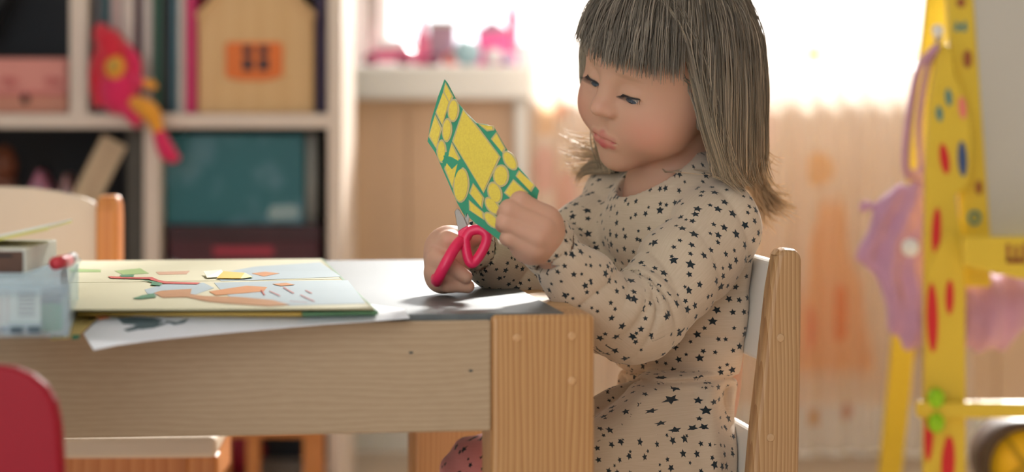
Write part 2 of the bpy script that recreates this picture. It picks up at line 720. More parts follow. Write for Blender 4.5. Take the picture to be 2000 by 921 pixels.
rx0, rx1 = xc(1430, YC), xc(1905, YC)
ORG, PNK, RED, BRN = S(240, 170, 110), S(244, 190, 180), S(236, 150, 140), S(206, 150, 126)
curtain('printed_curtain', rx0, rx1, CZ0, CZ1, YC, 9, [
    pr(1622, 560, 100, 190, S(250, 200, 158), rx0, rx1), pr(1600, 330, 26, 40, S(246, 200, 150), rx0, rx1),
    pr(1640, 610, 16, 60, S(246, 150, 96), rx0, rx1), pr(1580, 640, 12, 60, S(246, 150, 120), rx0, rx1),
    pr(1655, 805, 15, 26, BRN, rx0, rx1), pr(1590, 815, 12, 20, S(214, 158, 90), rx0, rx1), pr(1575, 790, 6, 14, PNK, rx0, rx1),
    pr(1590, 105, 22, 18, S(228, 170, 120), rx0, rx1), pr(1745, 895, 18, 22, S(190, 110, 80), rx0, rx1),
    pr(1690, 60, 22, 40, S(176, 204, 214), rx0, rx1), pr(1680, 25, 14, 24, S(226, 190, 198), rx0, rx1),
    pr(1770, 680, 24, 16, BRN, rx0, rx1), pr(1500, 250, 14, 50, S(250, 226, 214), rx0, rx1), pr(1750, 40, 16, 24, S(196, 206, 190), rx0, rx1)],
    'sheer cream curtain printed with orange dress-shaped figures behind the wooden chair', 0.55)
lx0, lx1 = xc(1034, YC), xc(1426, YC)
curtain('printed_curtain', lx0, lx1, CZ0, CZ1, YC, 6, [
    pr(1062, 235, 22, 34, S(244, 208, 170), lx0, lx1), pr(1095, 215, 12, 20, S(238, 190, 166), lx0, lx1),
    pr(1060, 330, 26, 50, S(242, 200, 190), lx0, lx1), pr(1110, 380, 22, 60, S(246, 206, 198), lx0, lx1),
    pr(1080, 60, 16, 30, S(236, 200, 190), lx0, lx1), pr(1075, 450, 30, 34, S(244, 198, 186), lx0, lx1), pr(1180, 300, 40, 30, S(246, 212, 194), lx0, lx1)],
    'sheer cream curtain with small pink and tan prints beside the toys on the sill', 0.36)
struct(tube('trim_2', [(rx0 - 0.7, YC, CZ1 + 0.02), (rx1 + 0.15, YC, CZ1 + 0.02)], 0.011, M_sill, n=12))

# ================================================================== table
TA = math.radians(8.3)
U = Vector((math.cos(TA), math.sin(TA), 0))
W = Vector((-math.sin(TA), math.cos(TA), 0))
TR = RZ(8.3)
TC = onz(1162, 613, TABLE_Z)                   # front right corner of the table top
TL, TD = 1.05, 0.68


def T(u, w, z):
    """Point in table coordinates: u to the left of the right end, w back from the front edge."""
    return Vector((TC.x, TC.y, 0)) - U * u + W * w + Vector((0, 0, z))


M_pine = wood('pine_leg', S(210, 166, 112), S(160, 106, 58), 'Z', 66, 0.42, 0.9)
M_pine2 = wood('pine_rail', S(226, 190, 140), S(180, 128, 78), 'X', 60, 0.45, 0.9)
M_apron = wood('limed_pine', S(186, 162, 132), S(158, 130, 100), 'X', 60, 0.5, 0.55, 1.3)
k = NT('laminate_top')
v = k.coord((4, 160, 1), rot=(0, 0, -TA))
st = k.noise(v, 3, 4)
k.link(k.ramp(st, [(0.3, S(62, 72, 76)), (0.8, S(92, 100, 102))]), k.b.inputs['Base Color'])
k.link(k.math('MULTIPLY_ADD', st, 0.20, 0.34), k.b.inputs['Roughness'])
k.b.inputs['Specular IOR Level'].default_value = 1.0
k.bump(st, 0.06, 0.001)
M_lam = k.m

LW, LT = 0.087, 0.062
tab = thing('play_table', T(TL / 2, TD / 2, 0), 'low pine table with limed rails and a dark laminate top', 'table')


def tbox(name, u0, u1, w0, w1, z0, z1, m, bevel=0.002, parent=None, seg=2):
    return box(name, T((u0 + u1) / 2, (w0 + w1) / 2, (z0 + z1) / 2), (abs(u1 - u0), abs(w1 - w0), z1 - z0), m, parent or tab, TR, bevel, seg)


for u0 in (0.0, TL - LW):
    for w0 in (0.0, TD - LT):
        lg = tbox('leg', u0, u0 + LW, w0, w0 + LT, 0.006, TABLE_Z, M_pine, 0.005, seg=3)
        if u0 == 0 and w0 == 0:
            for q, (px, py) in enumerate(((1010, 659), (1117, 656), (1117, 743))):
                c = onz(px, py, 0.4)
                c = P(px, py, TC.y - (1162 - px) * 2.0 / F * math.sin(TA))
                lathe('plug', [(0.0, -0.004), (0.0036, -0.004), (0.0036, 0.0008), (0.0030, 0.0013), (0.0, 0.0014)], c,
                      mat('pine_plug', S(206, 160, 112), 0.5, 0.05, 200), lg, 16, axis=-W)
tbox('rail', LW, TL - LW, 0.0005, 0.024, TABLE_Z - 0.0955, TABLE_Z - 0.004, M_apron, 0.002)
tbox('rail', LW, TL - LW, TD - 0.024, TD - 0.001, TABLE_Z - 0.0955, TABLE_Z - 0.004, M_apron)
tbox('rail', 0.001, 0.025, LT, TD - LT, TABLE_Z - 0.0955, TABLE_Z - 0.001, M_pine2)
tbox('rail', TL - 0.025, TL - 0.001, LT, TD - LT, TABLE_Z - 0.0955, TABLE_Z - 0.001, M_pine2)
box('tabletop', T(TL / 2 + 0.006, TD / 2 + 0.003, TABLE_Z - 0.0035), (TL - 0.037, TD - 0.008, 0.009), M_lam, tab, TR, 0.0012)
# lip of the front rail catching ink marks
for px, py, c in ((800, 704 - 9, 0), (918, 733, 0)):
    u = (TC.x - P(px, py, 1.96).x) / math.cos(TA)
    box('ink_mark', T(u, 0.0004, zc(py, 1.96)), (0.003, 0.001, 0.0016), mat('ink', S(40, 60, 66), 0.6), tab, TR, 0)

# ================================================================== child's chair (under the child)
CA = math.radians(8.3)
chair = thing('child_chair', (0.2, 2.36, 0), 'pine child chair with rounded back posts and white back panel, child seated on it', 'chair')
M_cpost = wood('chair_pine', S(206, 168, 122), S(160, 116, 74), 'Z', 80, 0.45, 1.0)
M_cwhite = mat('chair_white', S(238, 234, 226), 0.45, 0.02, 8)
SEAT_Z = 0.272


def post(d, shift=0.0):
    """Side profile of a back post, at depth d, leaning back and flaring to the floor."""
    prof = [(1506, 494), (1513, 486), (1524, 483), (1545, 485), (1555, 491), (1558, 503), (1557, 640), (1555, 780), (1552, 930), (1560, 1150), (1580, 1560), (1500, 1560), (1462, 1200), (1452, 940), (1462, 830), (1478, 700), (1494, 560)]
    d0 = 2.235
    pts = []
    for px, py in prof:
        q = P(px, py, d0)
        q.z = max(q.z, 0.007)
        off = q.x - P(1505, 500, d0).x
        base = P(1505, 500, d0)
        pts.append(Vector((base.x, base.y, 0)) + U * off + W * (d - d0) + Vector((0, 0, q.z)))
    return pts


for d in (2.215, 2.505):
    pp = prism('back_post', post(d), W * 0.028, M_cpost, chair, 0.006, 3)
    if d < 2.3:
        for px, py in ((1514, 655), (1494, 848)):
            base = P(1505, 500, 2.235)
            q = P(px, py, 2.235)
            c = Vector((base.x, base.y, 0)) + U * (q.x - base.x) + W * (d - 2.235) + Vector((0, 0, q.z))
            lathe('plug', [(0.0, -0.004), (0.0038, -0.004), (0.0038, 0.0006), (0.003, 0.001), (0.0, 0.0011)], c, mat('pine_plug2', S(196, 158, 118), 0.5, 0.05, 200), pp, 16, axis=-W)


def between(px0, py0, px1, py1, d0=2.235):
    base = P(1505, 500, d0)
    a, b = P(px0, py0, d0), P(px1, py1, d0)
    f = lambda q: Vector((base.x, base.y, 0)) + U * (q.x - base.x) + Vector((0, 0, q.z))
    return f(a), f(b)


def slat(name, px0, py0, px1, py1, th, m):
    a, b = between(px0, py0, px1, py1)
    pts = [a, b, b + U * th, a + U * th]
    pts = [p + W * (-0.012) for p in pts]
    return prism(name, pts, W * 0.275, m, chair, 0.004, 3)


slat('back_panel', 1506, 508, 1480, 705, 0.010, M_cwhite)
slat('back_slat', 1465, 838, 1453, 985, 0.009, M_cwhite)
sx = P(1455, 950, 2.235).x
sc = Vector((sx - 0.115, 2.345, SEAT_Z - 0.009))
box('seat', sc, (0.27, 0.31, 0.018), M_cwhite, chair, TR, 0.006, 3)
for s in (-1, 1):
    box('front_leg', sc + TR @ Vector((-0.115, s * 0.130, 0)) + Vector((0, 0, 0.007 - sc.z + 0.126)), (0.034, 0.028, 0.253), M_cpost, chair, TR, 0.004)
    box('side_rail', sc + TR @ Vector((0.01, s * 0.130, -0.035)), (0.26, 0.022, 0.05), M_cpost, chair, TR, 0.004)

# ================================================================== white chair across the table
ch2 = thing('child_chair', (-0.55, 2.9, 0), 'white panelled child chair with orange-stained posts across the table', 'chair')
M_or = wood('orange_pine', S(226, 156, 88), S(196, 116, 52), 'Z', 20, 0.45, 0.9)
M_cream = mat('cream_panel', S(232, 214, 192), 0.5, 0.02, 8)
D2 = 3.0
C2 = RZ(6)


def c2(px, py, d=D2):
    return P(px, py, d)


pan = [c2(-120, 371), c2(0, 364), c2(60, 366), c2(110, 373), c2(160, 384), c2(182, 394), c2(191, 408), c2(192, 560), c2(-160, 560), c2(-166, 400)]
prism('back_panel', pan, (0, 0.014, 0), M_cream, ch2, 0.004, 3)
for px in (190, -190):
    x = c2(px, 0).x
    zt = zc(381, D2)
    w, dp = 0.028, 0.05
    pr_ = [(0, 0.006), (0, zt - 0.02), (0.006, zt - 0.006), (0.014, zt), (0.030, zt), (dp - 0.006, zt - 0.008), (dp, zt - 0.024), (dp, 0.006)]
    prism('back_post', [Vector((x, D2 - 0.015 + a, b)) for a, b in pr_], (w if px > 0 else -w, 0, 0), M_or, ch2, 0.006, 3)
# seat under the table, its front edge towards us
zs = 0.295
xa, xb = xc(-120, 2.62), xc(418, 2.62)
box('seat', ((xa + xb) / 2 - 0.01, 2.83, zs), (xb - xa, 0.35, 0.024), M_cream, ch2, RZ(2.5), 0.007, 3)
for px in (402, -100):
    x = xc(px, 2.68)
    box('front_leg', (x - 0.005, 2.70, 0.1445), (0.036, 0.036, 0.277), M_or, ch2, None, 0.004)
for px in (395, -90):
    x = xc(px, 2.68)
    box('side_rail', (x - 0.012, 2.84, 0.255), (0.02, 0.26, 0.05), M_or, ch2, None, 0.003)
box('stretcher', ((xa + xb) / 2, 2.975, 0.16), (0.26, 0.02, 0.03), M_or, ch2, None, 0.003)
box('front_rail', ((xa + xb) / 2, 2.70, 0.262), (0.25, 0.018, 0.042), M_or, ch2, None, 0.003)

# ================================================================== red chair at the front
ch3 = thing('child_chair', (-0.50, 1.62, 0), 'glossy dark red child chair with rounded back in front of the limed rail', 'chair')
M_red = mat('red_lacquer', S(150, 2, 28), 0.5, 0.03, 8, 0.3)
D3 = 1.68
prof = [(-260, 960), (-262, 800), (-240, 745), (-190, 718), (-120, 712), (0, 714), (30, 718), (62, 731), (90, 754), (108, 785), (117, 825), (121, 880), (126, 960), (133, 1080)]
pts = [P(a, b, D3) for a, b in prof] + [P(-265, 1080, D3)]
prism('backrest', pts, (0, 0.016, 0), M_red, ch3, 0.005, 4)
z3 = zc(1080, D3)
xm = P(-66, 0, D3).x
box('seat', (xm, 1.535, z3 - 0.014), (0.152, 0.30, 0.02), M_red, ch3, None, 0.008, 3)
for s in (-1, 1):
    for y in (1.41, 1.665):
        tube('leg', [(xm + s * 0.06, y, z3 - 0.022), (xm + s * 0.068, y + (0.012 if y > 1.6 else -0.012), 0.006)], 0.011, M_red, ch3, 10)

# ================================================================== shelf unit
DS = 4.0
shelf = thing('shelf_unit', (-0.75, 4.16, 0), 'white open shelving unit with dark back and books beside the window', 'shelf')
M_shelf = mat('shelf_white', S(226, 210, 196), 0.5, 0.02, 6)
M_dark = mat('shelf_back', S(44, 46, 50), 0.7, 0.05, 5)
SX0, SX1 = -1.22, xc(668, DS)
SD = 0.32
yc = DS + SD / 2
ZB = zc(236, DS)          # middle of the visible board
BT = 0.024
box('upright', (SX1 - 0.012, yc, 0.606), (0.024, SD, 1.2), M_shelf, shelf)
box('upright', (SX0 + 0.012, yc, 0.606), (0.024, SD, 1.2), M_shelf, shelf)
ZL = 0.345                # lower board, hidden behind the table
inner = (SX0 + 0.024 + SX1 - 0.024) / 2
wi = SX1 - SX0 - 0.048
for z in (ZB, ZL, 0.024, 1.206 - 0.012):
    box('shelf_board', (inner, yc, z), (wi, SD, BT), M_shelf, shelf)
xa = xc(153, DS)
xb = xc(296, DS)
box('divider', (xa, yc, (ZB + 1.182) / 2), (0.030, SD - 0.004, 1.182 - ZB - BT + 0.003), M_shelf, shelf)
box('divider', (xb, yc, (ZB + ZL) / 2), (0.027, SD - 0.004, ZB - ZL - BT + 0.003), M_shelf, shelf)
box('divider', (xc(420, DS), yc, (ZL + 0.024) / 2), (0.024, SD - 0.004, ZL - 0.024 - BT + 0.003), M_shelf, shelf)
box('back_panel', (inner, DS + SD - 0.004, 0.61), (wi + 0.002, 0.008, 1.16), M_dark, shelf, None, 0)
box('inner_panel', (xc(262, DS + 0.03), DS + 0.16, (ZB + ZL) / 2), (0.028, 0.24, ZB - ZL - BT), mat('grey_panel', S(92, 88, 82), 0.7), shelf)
ZT = ZB + BT / 2          # top of visible board
ZLT = ZL + BT / 2


# books on the upper shelf
def book(px0, px1, h, dep, col, cover, lean=0.0, front=0.03):
    x0, x1 = xc(px0, DS + front), xc(px1, DS + front)
    w = x1 - x0
    root = thing('picture_book', ((x0 + x1) / 2, DS + front + dep / 2, ZT), cover, 'book', 'books standing on the upper shelf')
    R = Matrix.Rotation(lean, 3, 'Y')
    c0 = Vector(((x0 + x1) / 2, DS + front + dep / 2, ZT + 0.0005))
    m = mat('cover_%d_%d' % (px0, px1), col, 0.5, 0.08, 20)
    def bx(name, dx, dy, dz, sx, sy, sz, mm, par):
        return box(name, c0 + R @ Vector((dx, dy, dz)) + Vector((0, 0, abs(math.sin(lean)) * w / 2)), (sx, sy, sz), mm, par, R, 0.0008, 1)
    bx('cover', -w / 2 + 0.001, 0, h / 2, 0.002, dep, h, m, root)
    bx('cover', w / 2 - 0.001, 0, h / 2, 0.002, dep, h, m, root)
    bx('spine', 0, -dep / 2 + 0.001, h / 2, w, 0.002, h, m, root)
    bx('pages', 0, 0.003, h / 2, w - 0.004, dep - 0.008, h - 0.008, mat('book_pages', S(232, 224, 208), 0.8), root)


BOOKS = [(184, 201, 0.27, S(92, 92, 96), 'grey-spined book behind the pink plush doll on the shelf'),
         (202, 214, 0.25, S(22, 92, 104), 'thin dark teal book behind the pink plush doll'),
         (215, 236, 0.28, S(206, 176, 170), 'pale pink book behind the plush doll on the shelf'),
         (237, 262, 0.30, S(210, 196, 188), 'thick off-white book above the plush doll on the shelf'),
         (263, 277, 0.26, S(78, 46, 62), 'dark plum book between two white books'),
         (278, 298, 0.29, S(218, 206, 198), 'white book beside the dark green book on the shelf'),
         (299, 316, 0.25, S(40, 84, 66), 'dark green book on the shelf'),
         (317, 333, 0.29, S(26, 26, 30), 'black book between green and teal books'),
         (334, 346, 0.28, S(70, 122, 138), 'slim blue-teal book beside the black book'),
         (347, 361, 0.26, S(206, 196, 190), 'thin white book next to the magenta one'),
         (362, 383, 0.24, S(204, 40, 104), 'magenta book next to the wooden house box')]
for i, (a, b, h, c, lab) in enumerate(BOOKS):
    book(a, b, h, 0.20, c, lab, 0.0, 0.02 + 0.006 * (i % 3))
book(617, 634, 0.27, 0.2, S(70, 52, 86), 'dark purple book between the wooden house box and shelf side', 0.0, 0.06)

# wooden house box
hb = thing('house_box', P(498, 213, DS + 0.03), 'pale wooden house-shaped box with an orange window on the shelf', 'box')
hb.location.z = ZT
M_house = wood('house_wood', S(226, 188, 134), S(212, 168, 112), 'Z', 8, 0.55, 0.6)
dh = DS + 0.035


def hp(px, py, d=dh):
    q = P(px, py, d)
    q.z = max(q.z, ZT)
    return q


prism('body', [hp(386, 300), hp(386, 32), hp(498, -88), hp(612, 32), hp(612, 300)], (0, 0.17, 0), M_house, hb, 0.003)
for s, (a, b) in enumerate((((387, 36), (498, -82)), ((611, 36), (498, -82)))):
    pa, pb = hp(*a, dh - 0.008), hp(*b, dh - 0.008)
    n = Vector((pb.z - pa.z, 0, -(pb.x - pa.x))).normalized()
    if n.z < 0:
        n = -n
    prism('roof_board', [pa, pb, pb + n * 0.008, pa + n * 0.008], (0, 0.186, 0), M_house, hb, 0.001)
M_orange = mat('orange_paint', S(230, 120, 50), 0.55)
wn = prism('window', [hp(*q, dh - 0.004) for q in ((440, 86), (446, 82), (546, 82), (552, 88), (552, 148), (540, 152), (520, 157), (470, 157), (446, 152), (440, 148))], (0, 0.005, 0), M_orange, hb, 0.001)
M_navy = mat('navy_paint', S(28, 32, 44), 0.5)
for x0, x1, y0, y1 in ((474, 493, 90, 107), (505, 524, 90, 107), (474, 493, 113, 138), (505, 524, 113, 138)):
    prism('pane', [hp(*q, dh - 0.006) for q in ((x0, y0), (x1, y0), (x1, y1), (x0, y1))], (0, 0.004, 0), M_navy, wn, 0.0005)

# pink suitcase
sc_ = thing('toy_suitcase', (xc(45, DS + 0.03), DS + 0.1, ZT), 'small pink toy suitcase with bow shapes and round clasp', 'suitcase')
M_pk = mat('suitcase_pink', S(222, 148, 138), 0.55)
M_pk2 = mat('suitcase_rose', S(206, 120, 118), 0.55)
xl, xr = xc(-60, DS + 0.03), xc(132, DS + 0.03)
hz = zc(113, DS + 0.03) - ZT
zm = ZT + hz * 0.36
box('body', ((xl + xr) / 2, DS + 0.12, ZT + hz * 0.18), (xr - xl, 0.18, hz * 0.36), mat('suitcase_tan', S(204, 140, 118), 0.55), sc_, None, 0.005, 3)
box('lid', ((xl + xr) / 2, DS + 0.12, zm + hz * 0.32), (xr - xl, 0.18, hz * 0.638), M_pk, sc_, None, 0.006, 3)
for px in (12, 97):
    blob('bow', P(px, 158, DS + 0.029), (0.010, 0.004, 0.008), M_pk2, sc_, None, 2)
    blob('bow', P(px + 14, 160, DS + 0.029), (0.009, 0.004, 0.007), M_pk2, sc_, None, 2)
box('band', ((xl + xr) / 2, DS + 0.029, zm), (xr - xl - 0.01, 0.004, 0.006), M_pk2, sc_, None, 0.001)
lathe('clasp', [(0, 0), (0.008, 0), (0.008, 0.004), (0.004, 0.006), (0, 0.006)], P(50, 193, DS + 0.031), mat('clasp_dark', S(84, 54, 40), 0.4), sc_, 16, axis=(0, -1, 0))

# slanting black folder
fd = thing('folder', (xc(-10, DS + 0.1), DS + 0.1, ZT), 'dark blue-black folder standing tilted behind the pink suitcase', 'folder')
R = Matrix.Rotation(0.45, 3, 'Y')
box('cover', P(-30, 55, DS + 0.24), (0.010, 0.1, 0.30), mat('folder_ink', S(30, 34, 40), 0.5), fd, R, 0.002)
box('edge', P(-16, 55, DS + 0.24), (0.004, 0.096, 0.296), mat('folder_slate', S(84, 92, 100), 0.5), fd, R, 0.001)

# plush doll
doll = thing('plush_doll', P(240, 215, DS + 0.02), 'pink and red plush doll with yellow face, one booted leg over the shelf edge', 'doll')
doll.location.z = ZT
M_hot = mat('plush_pink', S(224, 40, 96), 0.9, 0.1, 60, sheen=0.5)
M_crim = mat('plush_red', S(216, 36, 60), 0.9, 0.1, 60, sheen=0.5)
M_yel = mat('plush_yellow', S(240, 164, 52), 0.9, 0.06, 60, sheen=0.4)
dd = DS - 0.015
blob('body', P(232, 178, dd), (0.034, 0.024, 0.040), M_hot, doll)
hd = blob('head', P(222, 125, dd), (0.030, 0.026, 0.034), M_crim, doll)
blob('face', P(224, 130, dd - 0.018), (0.0175, 0.012, 0.021), M_yel, hd)
blob('nose', P(222, 128, dd - 0.031), (0.008, 0.004, 0.009), mat('plush_olive', S(190, 168, 90), 0.8), hd, None, 2)
tube('hat', smooth_path([P(228, 115, dd), P(215, 85, dd + 0.004), P(200, 62, dd + 0.006), P(206, 48, dd + 0.006)], 5), [0.030, 0.029, 0.028, 0.027, 0.026, 0.025, 0.024, 0.023, 0.021, 0.019, 0.017, 0.015, 0.013, 0.011, 0.009, 0.006], M_crim, doll)
tube('hair', smooth_path([P(200, 95, dd), P(188, 130, dd), P(188, 170, dd), P(196, 208, dd)], 4), 0.011, M_crim, doll)
tube('hair', smooth_path([P(240, 92, dd), P(262, 118, dd), P(264, 150, dd)], 4), 0.012, M_hot, doll)
tube('arm', smooth_path([P(245, 160, dd), P(266, 158, dd - 0.01), P(280, 166, dd - 0.015)], 4), 0.010, M_hot, doll)
blob('hand', P(291, 164, dd - 0.015), (0.015, 0.008, 0.008), M_yel, doll, Matrix.Rotation(0.35, 3, 'Y'))
tube('leg', smooth_path([P(236, 200, dd - 0.005), P(258, 224, dd - 0.012), P(275, 240, dd - 0.018)], 4), 0.013, M_hot, doll)
tube('leg', smooth_path([P(258, 200, dd - 0.005), P(280, 208, dd - 0.02), P(300, 228, dd - 0.026), P(309, 258, dd - 0.022)], 4), [0.012, 0.013, 0.014, 0.015, 0.016, 0.017, 0.017, 0.016, 0.015, 0.013, 0.012, 0.011, 0.010], M_yel, doll)
tube('boot', smooth_path([P(309, 254, dd - 0.022), P(320, 285, dd - 0.024), P(334, 304, dd - 0.028), P(350, 307, dd - 0.032)], 4), [0.010, 0.011, 0.012, 0.013, 0.014, 0.015, 0.016, 0.015, 0.013, 0.011, 0.009, 0.007, 0.005], M_hot, doll)

# lower left compartment: leaning ruler, toys
rl = thing('wooden_ruler', P(190, 385, DS + 0.05), 'pale wooden ruler with faint printed marks leaning on the shelf', 'ruler')
rl.location.z = ZLT
a, b = P(224, 274, DS + 0.04), P(150, 420, DS + 0.04)
ax_ = (b - a).normalized()
tlow = (ZLT + 0.012 - a.z) / ax_.z
b = a + ax_ * tlow
sd = Vector((-ax_.z, 0, ax_.x)) * 0.0225
body_r = prism('board', [a - sd, a + sd, b + sd, b - sd], (0, 0.006, 0), mat('ruler_wood', S(206, 182, 150), 0.6, 0.08, 30), rl, 0.001)
for i in range(8):
    q = a + ax_ * (0.02 + i * 0.018) + sd * 0.1
    box('printed_mark', q - Vector((0, 0.0006, 0)), (0.016, 0.001, 0.006), mat('ruler_ink', S(190, 156, 126), 0.6), rl, Matrix.Rotation(math.atan2(-sd.z, sd.x), 3, 'Y'), 0)

M_teal = mat('teal_plastic', S(16, 104, 116), 0.4)


def toy_house(px, py, w, h, c1, c2_, lab):
    d = DS + 0.07
    r = thing('toy_house', P(px, py, d), lab, 'toy')
    z0 = ZLT
    s = d / F
    x = xc(px, d)
    hz_ = zc(py, d) - z0
    box('block', (x, d + 0.03, z0 + hz_ * 0.37), (w * s * 0.7, 0.06, hz_ * 0.74), c1, r, None, 0.003)
    prism('roof', [Vector((x - w * s / 2, d - 0.004, z0 + hz_ * 0.70)), Vector((x, d - 0.004, z0 + hz_)), Vector((x + w * s / 2, d - 0.004, z0 + hz_ * 0.70))], (0, 0.07, 0), c2_, r, 0.003)
    prism('gable', [Vector((x - w * s * 0.2, d - 0.008, z0 + hz_ * 0.72)), Vector((x, d - 0.008, z0 + hz_ * 0.9)), Vector((x + w * s * 0.2, d - 0.008, z0 + hz_ * 0.72))], (0, 0.006, 0), M_teal, r, 0.001)


M_mauve = mat('mauve_plastic', S(190, 120, 146), 0.45)
M_lilac = mat('lilac_plastic', S(186, 160, 196), 0.45)
toy_house(75, 330, 70, 50, M_teal, M_mauve, 'toy house with mauve roof and teal front on dark shelf')
toy_house(128, 338, 44, 40, M_lilac, mat('rose_plastic', S(198, 150, 150), 0.45), 'smaller toy house with dusty rose roof on dark shelf')
bl = thing('toy_block', P(8, 300, DS + 0.1), 'brown wooden toy tower beside the toy houses on dark shelf', 'toy')
bl.location.z = ZLT
M_bw = mat('brown_toy', S(112, 62, 40), 0.5)
x = xc(4, DS + 0.1)
hz_ = zc(280, DS + 0.1) - ZLT
box('shaft', (x, DS + 0.12, ZLT + hz_ * 0.38), (0.036, 0.036, hz_ * 0.76), M_bw, bl, None, 0.003)
lathe('knob', [(0, 0), (0.02, 0), (0.024, hz_ * 0.1), (0.014, hz_ * 0.2), (0, hz_ * 0.24)], (x, DS + 0.12, ZLT + hz_ * 0.758), M_bw, bl)

# teal game box, grey roll, maroon box in the lower middle compartment
k = NT('teal_print')
v = k.coord((1, 1, 1))
n1 = k.noise(v, 13, 2)
k.link(k.ramp(n1, [(0.50, S(8, 100, 110)), (0.62, S(70, 122, 136))]), k.b.inputs['Base Color'])
k.b.inputs['Roughness'].default_value = 0.45
M_tealp = k.m
mb = thing('game_box', P(480, 505, DS + 0.05), 'dark maroon game box lying on the shelf under the teal box', 'box')
mb.location.z = ZLT
d = DS + 0.03
x0, x1 = xc(326, d), xc(626, d)
zt = zc(440, d)
M_mar = mat('maroon_card', S(74, 30, 40), 0.5, 0.3, 12)
box('tray', ((x0 + x1) / 2, d + 0.11, (ZLT + zt - 0.02) / 2), (x1 - x0 - 0.004, 0.216, zt - 0.02 - ZLT), M_mar, mb, None, 0.002)
box('lid', ((x0 + x1) / 2, d + 0.11, zt - 0.013), (x1 - x0, 0.22, 0.026), mat('maroon_lid', S(60, 30, 38), 0.5, 0.3, 12), mb, None, 0.002)
box('printed_band', (xc(475, d), d - 0.0003, zc(490, d)), (0.10, 0.001, 0.014), mat('crimson_print', S(170, 50, 70), 0.5), mb, None, 0)
tb = thing('puzzle_box', P(455, 440, DS + 0.05), 'large teal puzzle box with cloudy blue print standing on the maroon box', 'box')
tb.location.z = zt
x0, x1 = xc(318, d), xc(592, d)
zt2 = zc(262, d)
zm_ = zt + (zt2 - zt)
box('lid', ((x0 + x1) / 2, d + 0.034, (zt + zt2) / 2), (x1 - x0, 0.028, zt2 - zt), M_tealp, tb, None, 0.002)
box('tray', ((x0 + x1) / 2, d + 0.058, (zt + zt2) / 2), (x1 - x0 - 0.004, 0.022, zt2 - zt - 0.004), M_tealp, tb, None, 0.002)
prism('printed_patch', [P(*q, d + 0.0195) for q in ((522, 418), (530, 402), (575, 400), (586, 412), (580, 428), (530, 430))], (0, 0.001, 0), mat('pale_print', S(150, 176, 180), 0.5), tb)
xg = xc(606, d)
rg = thing('paper_roll', (xg, d + 0.03, zt), 'grey paper roll standing beside the teal puzzle box', 'roll')
M_roll = mat('roll_grey', S(150, 152, 148), 0.6)
lathe('sheet', [(0.008, 0), (0.0105, 0), (0.0105, zt2 - zt + 0.001), (0.008, zt2 - zt + 0.001)], (xg, d + 0.03, zt), M_roll, rg)
lathe('core', [(0, 0.002), (0.008, 0.002), (0.008, zt2 - zt - 0.004), (0, zt2 - zt - 0.004)], (xg, d + 0.03, zt), mat('roll_core', S(120, 118, 112), 0.7), rg)
wc = thing('toy_cup', (xc(334, DS + 0.01), DS + 0.016, ZLT), 'small pale grey cup at the shelf divider', 'cup')
lathe('cup', [(0, 0), (0.009, 0), (0.012, 0.028), (0.011, 0.05), (0.0095, 0.05), (0.010, 0.03), (0.007, 0.004), (0, 0.004)], (xc(334, DS + 0.01), DS + 0.014, ZLT), mat('cup_grey', S(190, 186, 184), 0.4), wc)
bm = bmesh.new()
add_tube(bm, smooth_path([(xc(334, 4.01) + 0.010, 4.012, ZLT + 0.042), (xc(334, 4.01) + 0.020, 4.010, ZLT + 0.034), (xc(334, 4.01) + 0.017, 4.010, ZLT + 0.018), (xc(334, 4.01) + 0.0095, 4.012, ZLT + 0.014)], 4), 0.0022, 8)
bm_obj('handle', bm, MATS['cup_grey'], wc, True)

# wooden crate in the bottom compartment
cr = thing('wooden_crate', (xc(530, DS + 0.05), DS + 0.15, 0.036), 'orange wooden slatted crate in the bottom of the shelf', 'crate')
dq = DS - 0.02
zb, ztp = 0.007, zc(848, dq)
cr.location.z = 0.007
for px, w in ((444, 14), (497, 26), (614, 40)):
    box('corner_post', (xc(px, dq), dq - 0.012, (zb + ztp) / 2), (w * dq / F, 0.022, ztp - zb), M_or, cr, None, 0.002)
x0, x1 = xc(437, dq), xc(634, dq)
box('top_rail', ((x0 + x1) / 2, dq - 0.012, ztp + 0.006), (x1 - x0, 0.03, 0.014), M_or, cr, None, 0.002)
box('bottom_rail', ((x0 + x1) / 2, dq - 0.012, 0.018), (x1 - x0 - 0.004, 0.02, 0.022), M_or, cr, None, 0.002)
rb = thing('toy_ball', (xc(466, DS + 0.12), DS + 0.1, 0.036), 'dark red ball with a seam behind the crate slats', 'ball')
blob('skin', (xc(466, DS + 0.1), DS + 0.1, 0.036 + 0.045), (0.045, 0.045, 0.045), mat('ball_red', S(150, 18, 48), 0.5), rb)
bm = bmesh.new()
cxb = Vector((xc(466, DS + 0.1), DS + 0.1, 0.081))
add_tube(bm, [cxb + Vector((0.045 * math.cos(t), 0.045 * math.sin(t) * 0.9, 0.02 * math.sin(t))) for t in [i * 6.2832 / 24 for i in range(24)]], 0.0015, 6, True)
bm_obj('seam', bm, MATS['ball_red'], rb, True)

# ================================================================== toys on the windowsill
DT = 4.66
ZS = 0.74
M_tpink = mat('toy_pink', S(240, 120, 160), 0.3, 0.05, 20, 0.5)
M_tred = mat('toy_coral', S(232, 110, 96), 0.3, 0.05, 20)
M_tmag = mat('toy_magenta', S(150, 70, 110), 0.35, 0.05, 20)
M_twhite = mat('toy_white', S(240, 232, 236), 0.25, 0.02, 20, 0.6)
M_tblue = mat('toy_blue', S(170, 206, 216), 0.25, 0.03, 20, 0.6)
M_tgreen = mat('toy_green', S(30, 110, 80), 0.4)
M_tmauve = mat('toy_mauve', S(176, 140, 160), 0.4)
M_tgrey = mat('toy_grey', S(196, 190, 180), 0.5)
M_hotp = mat('toy_hotpink', S(250, 110, 170), 0.3)


def tz(py):
    return zc(py, DT)


